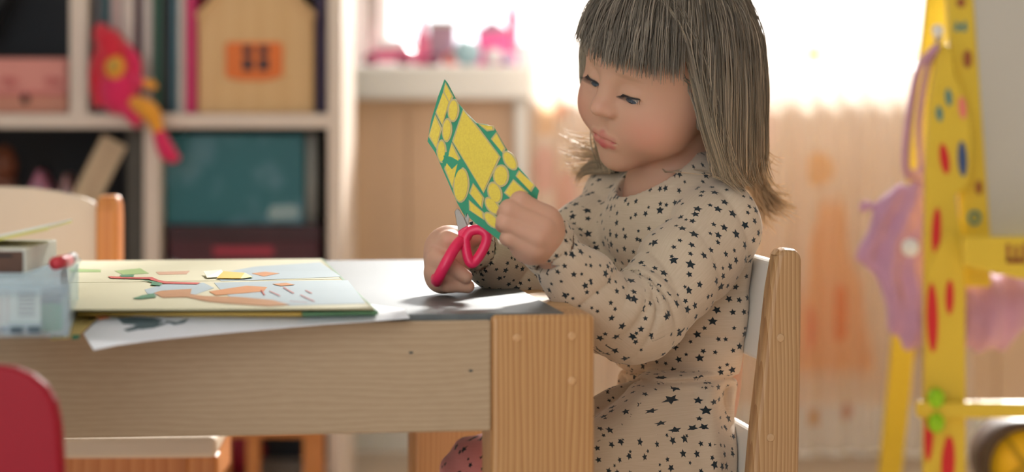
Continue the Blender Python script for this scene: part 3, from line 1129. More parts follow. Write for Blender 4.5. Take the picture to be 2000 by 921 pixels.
car = thing('toy_car', (xc(762, DT), DT + 0.03, ZS), 'pink and white toy car with plum wheels on the windowsill', 'toy')
x0, x1 = xc(712, DT), xc(814, DT)
yb = DT + 0.03
prism('body', [Vector((a, yb - 0.022, b)) for a, b in ((x0, ZS + 0.008), (x0 + 0.002, ZS + 0.026), (x0 + 0.03, ZS + 0.034), (x1 - 0.02, ZS + 0.036), (x1, ZS + 0.028), (x1, ZS + 0.008))], (0, 0.044, 0), M_tpink, car, 0.005, 3)
prism('cabin', [Vector((a, yb - 0.018, b)) for a, b in ((x0 + 0.016, ZS + 0.030), (x0 + 0.030, ZS + 0.050), (x1 - 0.030, ZS + 0.052), (x1 - 0.014, ZS + 0.032))], (0, 0.036, 0), M_twhite, car, 0.004, 3)
for xw in (x0 + 0.010, x1 - 0.026):
    for s in (-1, 1):
        w = lathe('wheel', [(0, -0.005), (0.011, -0.005), (0.0125, -0.002), (0.0125, 0.002), (0.011, 0.005), (0, 0.005)], (xw, yb + s * 0.021, ZS + 0.0125), M_tmag, car, 18, axis=(0, 1, 0))
        lathe('hub', [(0, -0.007), (0.005, -0.007), (0.005, 0.007), (0, 0.007)], (xw, yb + s * 0.021, ZS + 0.0125), M_tred, w, 12, axis=(0, 1, 0))
bt = thing('toy_tower', (xc(728, DT + 0.12), DT + 0.12, ZS), 'tall grey-beige toy tower behind the pink toy car', 'toy')
x = xc(728, DT + 0.12)
box('shaft', (x, DT + 0.12, ZS + 0.068), (0.024, 0.024, 0.136), M_tgrey, bt, None, 0.002)
lathe('spire', [(0, 0), (0.016, 0), (0.014, 0.006), (0, 0.04)], (x, DT + 0.12, ZS + 0.1355), M_tgrey, bt)
bo = thing('toy_bottle', (xc(822, DT), DT + 0.02, ZS), 'slim pink bottle with dark green cap on the windowsill', 'bottle')
x = xc(824, DT)
lathe('body', [(0, 0), (0.013, 0), (0.014, 0.03), (0.012, 0.055), (0.006, 0.08), (0.005, 0.092), (0, 0.092)], (x, DT + 0.02, ZS), M_tpink, bo)
lathe('cap', [(0, 0), (0.006, 0), (0.006, 0.014), (0.003, 0.02), (0, 0.02)], (x, DT + 0.02, ZS + 0.0915), M_tgreen, bo)
wg = thing('toy_wagon', (xc(862, DT), DT + 0.03, ZS), 'mauve toy wagon block with orange and plum wheels on the sill', 'toy')
x0, x1 = xc(836, DT), xc(888, DT)
box('body', ((x0 + x1) / 2, DT + 0.04, ZS + 0.046), (x1 - x0, 0.045, 0.066), M_tmauve, wg, None, 0.004)
box('roof', ((x0 + x1) / 2, DT + 0.04, ZS + 0.083), (x1 - x0 + 0.006, 0.05, 0.009), M_tgrey, wg, None, 0.002)
for xw, m in ((x0 + 0.010, M_tmag), (x1 - 0.010, M_tred)):
    for s in (-1, 1):
        w = lathe('wheel', [(0, -0.004), (0.012, -0.004), (0.0135, 0), (0.012, 0.004), (0, 0.004)], (xw, DT + 0.04 + s * 0.0255, ZS + 0.0135), m, wg, 18, axis=(0, 1, 0))
        lathe('hub', [(0, -0.006), (0.004, -0.006), (0.004, 0.006), (0, 0.006)], (xw, DT + 0.04 + s * 0.0255, ZS + 0.0135), M_tgrey, w, 12, axis=(0, 1, 0))


def ball(px, r, m, ms, d, lab):
    b_ = thing('toy_ball', (xc(px, d), d, ZS), lab, 'ball')
    blob('skin', (xc(px, d), d, ZS + r), (r, r, r), m, b_)
    bm = bmesh.new()
    add_tube(bm, [(xc(px, d) + r * math.cos(i * 0.2618), d + 0.25 * r * math.sin(i * 0.2618), ZS + r + 0.968 * r * math.sin(i * 0.2618)) for i in range(24)], r * 0.07, 6, True)
    bm_obj('seam', bm, ms, b_, True)


ball(912, 0.026, M_tblue, M_twhite, DT, 'pale blue ball with white seam on the windowsill')
ball(965, 0.017, M_twhite, M_tpink, DT - 0.03, 'small white ball in front of the pink toy castle')
ball(992, 0.013, M_lilac, M_twhite, DT - 0.035, 'tiny lilac ball in front of the pink toy castle')
cs = thing('toy_castle', (xc(975, DT), DT + 0.05, ZS), 'hot pink toy castle with a pointed tower on the windowsill', 'toy')
x0, x1 = xc(930, DT), xc(1006, DT)
box('hall', ((x0 + x1) / 2 - 0.004, DT + 0.05, ZS + 0.034), (x1 - x0 - 0.012, 0.05, 0.068), M_hotp, cs, None, 0.004)
prism('roof', [Vector((x0 - 0.004, DT + 0.022, ZS + 0.067)), Vector(((x0 + x1) / 2 - 0.006, DT + 0.022, ZS + 0.090)), Vector((x1 - 0.008, DT + 0.022, ZS + 0.067))], (0, 0.056, 0), M_tmauve, cs, 0.002)
lathe('tower', [(0, 0), (0.011, 0), (0.011, 0.085), (0.014, 0.088), (0.012, 0.094), (0.0, 0.15)], (x1 - 0.005, DT + 0.04, ZS), M_tpink, cs)
box('door', ((x0 + x1) / 2 - 0.008, DT + 0.0248, ZS + 0.014), (0.02, 0.004, 0.028), M_tmag, cs, None, 0.001)

# ================================================================== easel
DE = 3.2
M_ey = mat('easel_yellow', S(226, 196, 62), 0.45, 0.04, 10)
M_ep = M_ey
M_eo = M_ey
M_er = mat('spot_red', S(212, 40, 44), 0.5)
M_eb = mat('spot_blue', S(60, 84, 130), 0.5)
M_et = mat('spot_teal', S(70, 136, 140), 0.5)
M_epk = mat('spot_pink', S(236, 130, 120), 0.5)
M_ebr = mat('spot_brown', S(158, 92, 50), 0.5)
M_wb = mat('whiteboard', S(198, 196, 188), 0.35, 0.01, 3, 0.5)
M_lime = mat('knob_lime', S(150, 210, 20), 0.4)
easel = thing('easel', (xc(2150, DE), DE + 0.15, 0), 'yellow child easel with giraffe-shaped spotted leg and grey-white board', 'easel')


def ep(px, py, d=DE):
    q = P(px, py, d)
    q.z = max(q.z, 0.007)
    return q


# slanting olive frame bar that carries the board
prism('frame_bar', [ep(*q, DE + 0.030) for q in ((1838, -160), (1890, -160), (1936, 470), (1936, 560), (1884, 560), (1866, 240))], (0, 0.018, 0), M_eo, easel, 0.003)
prism('frame_bar', [ep(*q, DE + 0.030) for q in ((2452, -160), (2400, -160), (2352, 470), (2352, 560), (2404, 560), (2424, 240))], (0, 0.018, 0), M_eo, easel, 0.003)
prism('frame_bar', [ep(*q, DE + 0.030) for q in ((1838, -200), (2452, -200), (2452, -150), (1838, -150))], (0, 0.018, 0), M_eo, easel, 0.003)
prism('board', [ep(*q, DE + 0.034) for q in ((1892, -150), (2400, -150), (2356, 474), (1932, 474))], (0, 0.010, 0), M_wb, easel, 0.001)
# legs: the near one cut as a giraffe
leg = prism('leg', [ep(*q) for q in ((1803, 1200), (1806, 700), (1806, 470), (1808, 330), (1815, 200), (1824, 140), (1830, 92), (1850, 84), (1862, 110), (1868, 150), (1886, 190), (1898, 240), (1901, 300), (1896, 350), (1884, 372), (1868, 378), (1872, 420), (1884, 470), (1887, 560), (1888, 1200))], (0, 0.020, 0), M_ep, easel, 0.004)
prism('leg_overlay', [ep(*q, DE - 0.004) for q in ((1806, 1180), (1808, 700), (1812, 520), (1850, 450), (1882, 480), (1885, 560), (1886, 1180))], (0, 0.005, 0), M_ey, easel, 0.001)
prism('leg', [ep(*q) for q in ((2400, 1200), (2402, 100), (2420, 84), (2470, 84), (2482, 100), (2486, 1200))], (0, 0.020, 0), M_ey, easel, 0.004)
prism('tray', [ep(*q, DE - 0.055) for q in ((1880, 462), (2410, 462), (2410, 520), (2330, 545), (2150, 556), (2000, 546), (1930, 530), (1880, 518))], (0, 0.016, 0), M_eo, easel, 0.003)
box('tray_floor', ((xc(1884, DE) + xc(2404, DE)) / 2, DE - 0.012, zc(512, DE)), (xc(2404, DE) - xc(1884, DE), 0.08, 0.008), M_eo, easel, None, 0.001)
box('shelf_bar', ((xc(1790, DE) + xc(2470, DE)) / 2, DE - 0.01, zc(797, DE)), (xc(2470, DE) - xc(1790, DE), 0.022, 0.021), M_ey, easel, None, 0.003)
for px in (1846, 2444):
    prism('back_leg', [ep(px - 26, -120, DE + 0.05), ep(px + 26, -120, DE + 0.05), Vector((xc(px + 26, DE), DE + 0.52, 0.007)), Vector((xc(px - 26, DE), DE + 0.52, 0.007))], (0, 0.018, 0), M_eo, easel, 0.003)


def spot(px, py, rx, ry, m, d, rot=0.0):
    n = 20
    pts = []
    for i in range(n):
        a = i * 2 * math.pi / n
        x, y = rx * math.cos(a), ry * math.sin(a)
        pts.append(P(px + x * math.cos(rot) - y * math.sin(rot), py + x * math.sin(rot) + y * math.cos(rot), d))
    prism('spot', pts, (0, 0.0024, 0), m, easel, 0)


dsp = DE - 0.0018
dsp2 = DE - 0.0058
for q in ((1853, 190, 6, 17, M_et, -0.1), (1835, 222, 6, 15, M_et, -0.1), (1880, 210, 7, 22, M_epk, -0.1), (1845, 310, 9, 30, M_er, -0.15), (1880, 310, 9, 35, M_eb, -0.05), (1829, 450, 9, 45, M_er, 0.05), (1833, 182, 5, 5, M_ep, 0)):
    spot(q[0], q[1], q[2], q[3], q[4], dsp, q[5])
for q in ((1821, 620, 11, 68, M_er, -0.02), (1855, 580, 8, 34, M_er, 0.02), (1814, 850, 9, 50, M_er, 0.03), (1852, 905, 13, 55, M_er, 0.05), (1830, 1050, 12, 50, M_er, 0)):
    spot(q[0], q[1], q[2], q[3], q[4], dsp2, q[5])
dsl = DE + 0.0284
spot(1877, 5, 9, 10, M_ebr, dsl)
spot(1890, 115, 9, 18, M_ebr, dsl)
spot(1912, 366, 7, 14, M_ebr, dsl)
for pts in (((1864, 60), (1868, 40), (1875, 50), (1873, 62)), ((1889, 60), (1886, 40), (1877, 50), (1880, 62))):       # small teal letter on the bar
    prism('printed_letter', [P(a, b, dsl) for a, b in pts], (0, 0.002, 0), M_et, easel)
bm = bmesh.new()
add_tube(bm, [P(1903 + 10 * math.cos(i * 0.2618), 425 + 12 * math.sin(i * 0.2618), dsl) for i in range(24)], 0.0024, 6, True)
bm_obj('printed_letter', bm, M_et, easel, True)
dl = DE - 0.0565
for x0, x1, y0, y1 in ((1966, 1973, 476, 512), (1981, 1988, 480, 512), (1996, 2003, 476, 512), (1966, 2003, 505, 514)):
    prism('printed_letter', [P(x0, y0, dl), P(x1, y0, dl), P(x1, y1, dl), P(x0, y1, dl)], (0, 0.002, 0), M_ebr, easel)
lathe('peg', [(0, 0), (0.006, 0), (0.006, 0.03), (0.008, 0.033), (0.008, 0.038), (0.004, 0.041), (0, 0.041)], P(1833, 76, DE + 0.004), M_sill, easel, 16, axis=(-0.2, -1, 0.3))
lathe('peg', [(0, 0), (0.004, 0), (0.004, 0.02), (0.011, 0.022), (0.012, 0.028), (0.008, 0.034), (0, 0.035)], P(1790, 481, DE + 0.012), M_sill, easel, 16, axis=(-0.5, -1, 0))
for dy in (-20, 28):
    blob('knob', P(1828, 797 + dy, DE - 0.022), (0.0115, 0.010, 0.0135), M_lime, easel)
box('knob_plate', P(1806, 797, DE - 0.0225), (0.024, 0.005, 0.018), M_ep, easel, None, 0.002)

# lilac bag on the peg
M_bag = mat('bag_lilac', S(196, 152, 186), 0.85, 0.08, 30, 0.2, bump=0.1, sheen=0.3)
bag = thing('cloth_bag', P(1790, 690, DE + 0.07), 'crumpled lilac cloth bag hanging from the yellow easel', 'bag')
DB = DE + 0.085


def bag_f(p):
    c = lambda px, py, d=DB: np.array(P(px, py, d), np.float32)
    d = s_cap(p, c(1722, 418), c(1782, 640), 0.016, 0.018)
    d = smin(d, s_cap(p, c(1765, 395), c(1800, 620), 0.022, 0.022), 0.02)
    d = smin(d, s_cap(p, c(1700, 480), c(1770, 610), 0.012, 0.022), 0.02)
    d = smin(d, s_cap(p, c(1672, 505), c(1720, 455), 0.006, 0.014), 0.012)
    d = smin(d, s_cap(p, c(1692, 402), c(1745, 398), 0.006, 0.010), 0.012)
    d = smin(d, s_cap(p, c(1796, 330), c(1790, 420), 0.006, 0.020), 0.02)
    d = smin(d, s_cap(p, c(1800, 640), c(1930, 640), 0.026, 0.030), 0.03)
    d = smin(d, s_cap(p, c(1830, 560), c(1985, 590), 0.026, 0.036), 0.03)
    d = smin(d, s_cap(p, c(1940, 610), c(2030, 560), 0.034, 0.020), 0.03)
    q = (p[:, 0] * 1.0 - p[:, 2] * 0.22)
    return d + 0.0035 * np.sin(q * 190 + 2 * np.sin(p[:, 2] * 30)) + 0.0015 * np.sin(p[:, 2] * 110 + p[:, 0] * 140)


lo, hi = P(1630, 710, DB), P(2070, 310, DB)
v_, f_ = polygonise(bag_f, (lo.x, DB - 0.06, lo.z), (hi.x, DB + 0.06, hi.z), 0.0034)
link_mesh('body', np_mesh('body', v_, f_), M_bag, bag, True)
tube('strap', smooth_path([P(1797, 345, DB - 0.01), P(1770, 330, DE + 0.04), P(1774, 240, DE + 0.03), P(1792, 140, DE + 0.01), P(1815, 104, DE - 0.006), P(1830, 90, DE - 0.012)], 6), 0.0085, M_bag, bag, 10, False, 0.5)
tube('strap', smooth_path([P(1800, 345, DB + 0.012), P(1796, 240, DE + 0.045), P(1812, 130, DE + 0.026), P(1829, 92, DE - 0.008)], 6), 0.0085, M_bag, bag, 10, False, 0.5)

# yellow round toy under the easel shelf
dr = thing('toy_drum', P(1992, 900, DE + 0.1), 'round yellow toy drum with a dark rim below the easel shelf', 'toy')
cd = P(1998, 905, DE + 0.1)
dr.location.z = 0.007
rr = 84 * (DE + 0.1) / F
lathe('skin', [(0, 0), (rr * 0.88, 0), (rr * 0.88, 0.08), (0, 0.08)], cd + Vector((0, -0.02, 0)), mat('drum_yellow', S(220, 176, 30), 0.5, 0.12, 30), dr, 32, axis=(0, 1, 0))
lathe('rim', [(rr * 0.87, -0.03), (rr, -0.03), (rr, 0.08), (rr * 0.87, 0.08), (rr * 0.87, -0.03)], cd, mat('drum_dark', S(70, 54, 48), 0.5), dr, 32, axis=(0, 1, 0))
for a in (0.6, 2.2):
    dv = Vector((math.cos(a), 0, math.sin(a))) * rr * 0.86
    tube('cross_bar', [cd + dv + Vector((0, -0.022, 0)), cd - dv + Vector((0, -0.022, 0))], 0.004, mat('drum_olive', S(170, 140, 20), 0.5), dr, 8)
for s in (-1, 1):
    box('foot', (cd.x + s * 0.035, cd.y + 0.03, (cd.z - rr * 0.8) / 2 + 0.003), (0.016, 0.06, cd.z - rr * 0.8), MATS['drum_dark'], dr, None, 0.002)

# ================================================================== things on the table
def edge_at(px):
    kx = (px - 1000.0) / F
    u = (TC.x - kx * TC.y) / (math.cos(TA) - kx * math.sin(TA))
    return TC.y - math.sin(TA) * u


def droop(px, py, z):
    q = onz(px, py, z)
    de = edge_at(px)
    if q.y >= de:
        return q
    return P(px, py, de - 0.28 * (de - q.y))


def sheet(name, rows, z, m, parent=None, th=0.0006):
    """Paper given as pixel rows from back to front; it sags beyond the table edge."""
    vs_, fs = [], []
    n = len(rows[0])
    for r in rows:
        for px, py in r:
            vs_.append(droop(px, py, z))
    k0 = len(vs_)
    vs_ += [v + Vector((0, 0, th)) for v in vs_]
    R_ = len(rows)
    for i in range(R_ - 1):
        for j in range(n - 1):
            a = i * n + j
            fs.append((a, a + 1, a + n + 1, a + n))
            fs.append((k0 + a, k0 + a + n, k0 + a + n + 1, k0 + a + 1))
    bd = [j for j in range(n)] + [i * n + n - 1 for i in range(1, R_)] + [(R_ - 1) * n + j for j in range(n - 2, -1, -1)] + [i * n for i in range(R_ - 2, 0, -1)]
    for a, b in zip(bd, bd[1:] + bd[:1]):
        fs.append((a, k0 + a, k0 + b, b))
    return pymesh(name, vs_, fs, m, parent, False)


M_paper = mat('paper_white', S(236, 238, 246), 0.6, 0.01, 10)
M_ycol = mat('paper_yellow', S(226, 200, 130), 0.6, 0.06, 40)


def lerp_rows(back, front, k=8):
    """Rows from the back outline to the front outline (both lists of pixels of the same length)."""
    return [[(b[0] + (f[0] - b[0]) * t / k, b[1] + (f[1] - b[1]) * t / k) for b, f in zip(back, front)] for t in range(k + 1)]


front = [(183, 684), (230, 674), (280, 667), (331, 661), (431, 651), (500, 645), (565, 639), (640, 633), (720, 628), (800, 621)]
back = [(163, 652), (200, 616), (260, 597), (331, 595), (431, 594), (500, 593), (565, 592), (640, 592), (720, 594), (790, 604)]
sh = sheet('drawing_sheet', lerp_rows(back, front, 10), TABLE_Z + 0.0030, M_paper)
tag(sh, 'white drawing sheet with dark sketch drooping over the table edge', 'paper')
M_sk = mat('sketch_ink', S(92, 108, 114), 0.7, 0.2, 60)


def decal(name, pts, z, m, parent, th=0.0005):
    prism(name, [droop(px, py, z) for px, py in pts], (0, 0, th), m, parent)


for pts in (((230, 622), (262, 620), (300, 621), (318, 626), (296, 637), (270, 634), (240, 632)), ((242, 644), (262, 638), (278, 641), (250, 647)),
            ((322, 626), (345, 630), (368, 622), (360, 630), (340, 634)), ((262, 636), (300, 633), (330, 630), (300, 640), (275, 643))):
    decal('sketch', pts, TABLE_Z + 0.0038, M_sk, sh)
ys = sheet('coloured_sheet', lerp_rows([(100, 600), (130, 600), (170, 600), (215, 600)], [(100, 664), (130, 662), (150, 658), (180, 630)], 8), TABLE_Z + 0.0012, M_ycol)
tag(ys, 'yellow printed sheet under the white drawing sheet', 'paper')
decal('printed_patch', [(186, 618), (208, 616), (214, 620), (195, 624)], TABLE_Z + 0.0046, mat('coral_print', S(222, 140, 96), 0.6), ys)
decal('printed_patch', [(141, 655), (156, 654), (154, 661), (141, 663)], TABLE_Z + 0.0022, mat('green_print', S(60, 140, 110), 0.6), ys)

# open picture magazine
MZ = TABLE_Z + 0.005
mg = thing('picture_magazine', onz(430, 560, MZ), 'open picture magazine with deer illustration lying on the table', 'magazine')
mg.location.z = MZ
M_mp = mat('magazine_page', S(186, 180, 146), 0.5, 0.03, 10, 0.3)
M_mc = mat('magazine_cover', S(196, 160, 60), 0.4)


def slab(name, px4, z0, z1, m, parent):
    pts = [onz(px, py, z1) for px, py in px4]
    return prism(name, [Vector((p.x, p.y, z0)) for p in pts], (0, 0, z1 - z0), m, parent, 0.0008, 1)


slab('cover', ((150, 609), (590, 609), (560, 505.5), (128, 510)), MZ - 0.002, MZ + 0.0015, M_mc, mg)
slab('cover_end', ((590, 609), (739, 606), (632, 505), (561, 505.5)), MZ - 0.002, MZ + 0.0015, mat('magazine_green', S(96, 140, 104), 0.4), mg)
for i in range(3):
    z = MZ + 0.0016 + i * 0.0014
    slab('page', ((138, 606 - i), (732 - 3 * i, 603 - i), (668, 545), (133, 552)), z, z + 0.0011, M_mp, mg)
    slab('page', ((133, 551.4), (667.4, 544.4), (628 - 2 * i, 504.5 + i), (130, 509 + i)), z, z + 0.0011, M_mp, mg)
PZ = MZ + 0.0056


def zp(pts):
    return [(130 + a / 2.985, 480 + b / 2.985) for a, b in pts]


def printp(pts, m, dz=0.0):
    prism('printed_shape', [onz(px, py, PZ + dz) for px, py in zp(pts)], (0, 0, 0.0002), m, mg)


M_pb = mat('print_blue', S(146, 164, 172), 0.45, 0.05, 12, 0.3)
M_po = mat('print_orange', S(204, 132, 70), 0.35, 0.06, 40)
M_pt = mat('print_tan', S(184, 130, 82), 0.35, 0.06, 40)
M_pr = mat('print_red', S(196, 72, 64), 0.35)
M_pg = mat('print_green', S(50, 128, 90), 0.35)
M_pgl = mat('print_leaf', S(150, 182, 110), 0.35)
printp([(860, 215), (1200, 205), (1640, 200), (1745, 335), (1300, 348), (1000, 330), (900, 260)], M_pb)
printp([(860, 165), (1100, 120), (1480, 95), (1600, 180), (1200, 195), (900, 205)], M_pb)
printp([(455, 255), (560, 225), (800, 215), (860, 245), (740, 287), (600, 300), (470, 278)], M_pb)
printp([(510, 275), (545, 262), (640, 255), (730, 250), (722, 280), (800, 292), (1000, 297), (1200, 315), (1300, 343), (1180, 351), (950, 335), (830, 325), (700, 298), (560, 301)], M_pt, 0.0003)
printp([(830, 265), (930, 250), (1050, 232), (1170, 240), (1150, 265), (1000, 278), (870, 288)], M_po, 0.0003)
printp([(1080, 160), (1160, 150), (1240, 160), (1150, 178)], M_po, 0.0003)
printp([(1200, 222), (1280, 215), (1330, 226), (1250, 233)], M_po, 0.0006)
printp([(240, 176), (380, 183), (500, 182), (530, 196), (580, 208), (780, 214), (760, 223), (570, 219), (520, 206), (480, 193), (260, 188)], M_pr, 0.0006)
printp([(430, 195), (500, 204), (560, 218), (545, 231), (490, 226), (500, 212)], M_pg, 0.0009)
printp([(385, 306), (440, 288), (510, 276), (522, 298), (440, 308)], M_pg, 0.0006)
printp([(310, 168), (395, 167), (390, 180), (320, 181)], M_pg, 0.0009)
printp([(22, 132), (200, 138), (200, 152), (22, 152)], M_pgl)
printp([(280, 145), (430, 130), (480, 160), (330, 168)], M_pgl)
printp([(520, 152), (720, 146), (700, 164), (540, 168)], mat('print_salmon', S(206, 160, 130), 0.35))
for a, b, c, d_ in ((1130, 255, 1150, 285), (1180, 262, 1240, 290), (1260, 240, 1320, 275), (1390, 258, 1425, 275), (1300, 322, 1400, 328), (1360, 285, 1440, 322)):
    printp([(a, b), (a + 8, b), (c + 8, d_), (c, d_)], M_pr, 0.0009)

# folded paper scrap on the magazine
sp_ = thing('paper_scrap', onz(445, 541, PZ), 'small folded yellow and white paper scrap on the magazine', 'paper')
zS = PZ + 0.0012
sp_.location.z = zS
a, b, c, d_ = onz(404, 542, zS), onz(441, 540, zS), P(432, 527, 2.30), P(397, 530, 2.31)
prism('flap', [a, b, c, d_], (0, 0.0008, 0.0004), mat('scrap_white', S(236, 232, 208), 0.6), sp_)
prism('flap', [onz(423, 543, zS), onz(470, 543.5, zS), onz(493, 541, zS), P(478, 533, 2.28), P(436, 530, 2.29)], (0, 0.0008, 0.0004), mat('scrap_yellow', S(222, 176, 20), 0.5), sp_)
prism('print_edge', [onz(474, 543.6, zS), onz(494, 541, zS), P(490, 539.5, 2.28)], (0, -0.0006, 0.0003), mat('scrap_green', S(70, 140, 70), 0.5), sp_)

# clear storage box
k = NT('clear_plastic')
tr = k.n('ShaderNodeBsdfTransparent')
tr.inputs[0].default_value = (0.90, 0.95, 0.97, 1)
k.b.inputs['Base Color'].default_value = (0.80, 0.86, 0.90, 1)
k.b.inputs['Roughness'].default_value = 0.18
mx = k.n('ShaderNodeMixShader')
k.link(k.math('MULTIPLY_ADD', k.noise(k.coord(), 30, 2), 0.10, 0.13), mx.inputs[0])
k.link(tr.outputs[0], mx.inputs[1])
k.link(k.b.outputs[0], mx.inputs[2])
k.link(mx.outputs[0], k.t.nodes['Material Output'].inputs[0])
M_clear = k.m
bx1 = xc(137, 1.80)
BO = Vector((bx1, 1.80, 0))                    # front right corner of the box


def B(u, w, z):
    """Point in box coordinates: u left of the right side, w back from the front."""
    return BO - U * u + W * w + Vector((0, 0, z))


BW, BD = 0.20, 0.235
zb, zt_ = TABLE_Z + 0.002, TABLE_Z + 0.0405
ob = thing('storage_box', B(BW / 2, BD / 2, zb), 'clear plastic storage box with craft supplies overhanging the table corner', 'box')
wt = 0.002
zmid = (zb + zt_) / 2
box('base', B(BW / 2, BD / 2, zb + 0.001), (BW - 0.004, BD - 0.004, wt), M_clear, ob, TR, 0.0008)
for w in (0.002, BD - 0.002):
    box('side_wall', B(BW / 2, w, zmid), (BW - 0.004, wt, zt_ - zb), M_clear, ob, TR, 0.0008)
for u in (0.002, BW - 0.002):
    box('side_wall', B(u, BD / 2, zmid), (wt, BD - 0.004, zt_ - zb), M_clear, ob, TR, 0.0008)
box('lid', B(BW / 2, BD / 2, zt_ + 0.0025), (BW + 0.002, BD + 0.002, 0.005), M_clear, ob, TR, 0.002)
box('lid_rim', B(BW / 2, -0.001, zt_ - 0.003), (BW, 0.002, 0.008), M_clear, ob, TR, 0.0006)
box('corner_rib', B(0.003, 0.001, zmid), (0.006, 0.006, zt_ - zb), M_clear, ob, TR, 0.0015)
box('latch', B(0.033, -0.002, zb + 0.006), (0.028, 0.004, 0.010), M_clear, ob, TR, 0.0015)
for du in (0.026, 0.039):
    box('latch_slot', B(du, -0.0042, zb + 0.006), (0.009, 0.001, 0.005), mat('slot_dark', S(70, 90, 100), 0.4), ob, TR, 0.0004)
cd_ = box('paper_label', B(0.050, 0.0045, zmid + 0.003), (0.056, 0.0008, 0.029), mat('label_card', S(232, 228, 214), 0.6), ob, TR, 0)
for i in range(6):
    box('printed_line', B(0.032, 0.0038, zmid + 0.013 - i * 0.0032), (0.013, 0.0006, 0.0016 if i else 0.0030), mat('label_ink', S(150, 146, 138), 0.6), cd_, TR, 0)
for du in (0.046, 0.051):
    box('printed_line', B(du, 0.0038, zmid + 0.003), (0.0012, 0.0006, 0.026), mat('label_red', S(214, 170, 156), 0.6), cd_, TR, 0)
M_slate = mat('slate_plastic', S(66, 84, 96), 0.4)


def chalk(u, sx, sz, m, lab):
    c = B(u, 0.075, zb + 0.0022 + sz * 0.4)
    r = thing('craft_block', (c.x, c.y, zb + 0.0022), lab, 'block')
    box('body', c, (sx, 0.11, sz * 0.8), m, r, TR, 0.001)
    box('cap', c + Vector((0, 0, sz * 0.45)), (sx * 0.96, 0.106, sz * 0.14), M_slate, r, TR, 0.0006)


chalk(0.016, 0.018, 0.026, mat('block_green', S(70, 140, 96), 0.5), 'green block inside the clear storage box')
chalk(0.040, 0.024, 0.016, mat('block_blue', S(60, 110, 140), 0.5), 'blue block inside the clear storage box')
chalk(0.070, 0.026, 0.016, mat('block_dark', S(60, 66, 72), 0.5), 'dark grey block inside the clear storage box')

# carton with open lid on the storage box
ZC_ = zt_ + 0.005
ct = thing('carton', (-0.44, 1.92, ZC_), 'white paper carton with brown front and raised yellow lid on the clear box', 'carton')
M_cbr = mat('carton_brown', S(86, 56, 40), 0.6, 0.15, 30)
M_cwh = mat('carton_white', S(222, 220, 208), 0.6, 0.05, 40)
cx1 = xc(57, 1.86)
hh = 0.0185
box('body', (cx1 - 0.07, 1.915, ZC_ + hh / 2), (0.138, 0.126, hh), M_cwh, ct, None, 0.001)
box('front_panel', (cx1 - 0.072, 1.8508, ZC_ + hh / 2 - 0.0005), (0.138, 0.002, hh - 0.002), M_cbr, ct, None, 0.0006)
box('slot', (cx1 - 0.074, 1.8494, ZC_ + hh - 0.005), (0.126, 0.001, 0.002), mat('slot_black', S(30, 24, 22), 0.6), ct, None, 0)
pa, pb = P(-90, 489, 1.87), P(96, 448, 1.87)
dv = (pb - pa).normalized()
nn = Vector((-dv.z, 0, dv.x))
prism('lid', [pa, pb, pb + nn * 0.0022, pa + nn * 0.0022], (0, 0.10, 0), mat('lid_yellow', S(206, 196, 90), 0.45), ct, 0.0006)
prism('lid_edge', [pb - dv * 0.09 + nn * 0.0022, pb + nn * 0.0022, pb + nn * 0.0036 + dv * 0.0006, pb - dv * 0.09 + nn * 0.0036], (0, 0.10, 0), M_cwh, ct, 0.0004)
# marker on the box lid
mk = thing('marker_pen', (xc(128, 1.9), 1.9, ZC_), 'short red and grey marker lying on the clear box lid', 'marker')
qa = Vector((xc(117, 1.9), 1.88, ZC_ + 0.0055))
qm = Vector((xc(128, 1.9), 1.91, ZC_ + 0.0055))
qb = Vector((xc(135, 1.93), 1.945, ZC_ + 0.0055))
tube('cap', [qa, qm], 0.0052, mat('marker_red', S(206, 60, 70), 0.4), mk, 14)
tube('barrel', [qm, qb], 0.0050, mat('marker_grey', S(196, 192, 190), 0.3), mk, 14)

# ================================================================== the child
def A(v):
    return np.array(v, np.float32)


def PA(px, py, d):
    return A(P(px, py, d))


BA = math.radians(24)
BF = A((-math.cos(BA), -math.sin(BA), 0))
BL = A((math.sin(BA), -math.cos(BA), 0))
BR = np.stack([BF, BL, A((0, 0, 1))], 1)                 # torso axes: forward, left, up

# head pose: turned towards the camera, bent down, tilted to her left
ha, hpitch, hroll = math.radians(39), math.radians(16), math.radians(20)
f0, l0, u0 = A((-math.cos(ha), -math.sin(ha), 0)), A((math.sin(ha), -math.cos(ha), 0)), A((0, 0, 1))
f1, u1 = math.cos(hpitch) * f0 - math.sin(hpitch) * u0, math.cos(hpitch) * u0 + math.sin(hpitch) * f0
HF, HL, HU = f1, math.cos(hroll) * l0 - math.sin(hroll) * u1, math.cos(hroll) * u1 + math.sin(hroll) * l0
HR = np.stack([HF, HL, HU], 1).astype(np.float32)
HS = 1.10
HC = PA(1192, 170, 2.285) - HR @ (A((0.070, 0, -0.016)) * HS)


def to_head(p):
    return ((p - HC) @ HR) / HS


def from_head(q):
    return HC + (A(q) * HS) @ HR.T


EYE = 0.0225
mm = lambda *v: A(v) / 1000.0


def head_base(q):
    d = s_ell(q, mm(1, 0, 0), mm(74, 66, 70))
    d = smin(d, s_ell(q, mm(22, 0, -38), mm(50, 53, 57)), 0.020)
    for s in (-1, 1):
        d = smin(d, s_ell(q, mm(42, s * 28.5, -50), mm(27, 27, 26)), 0.020)
    return d


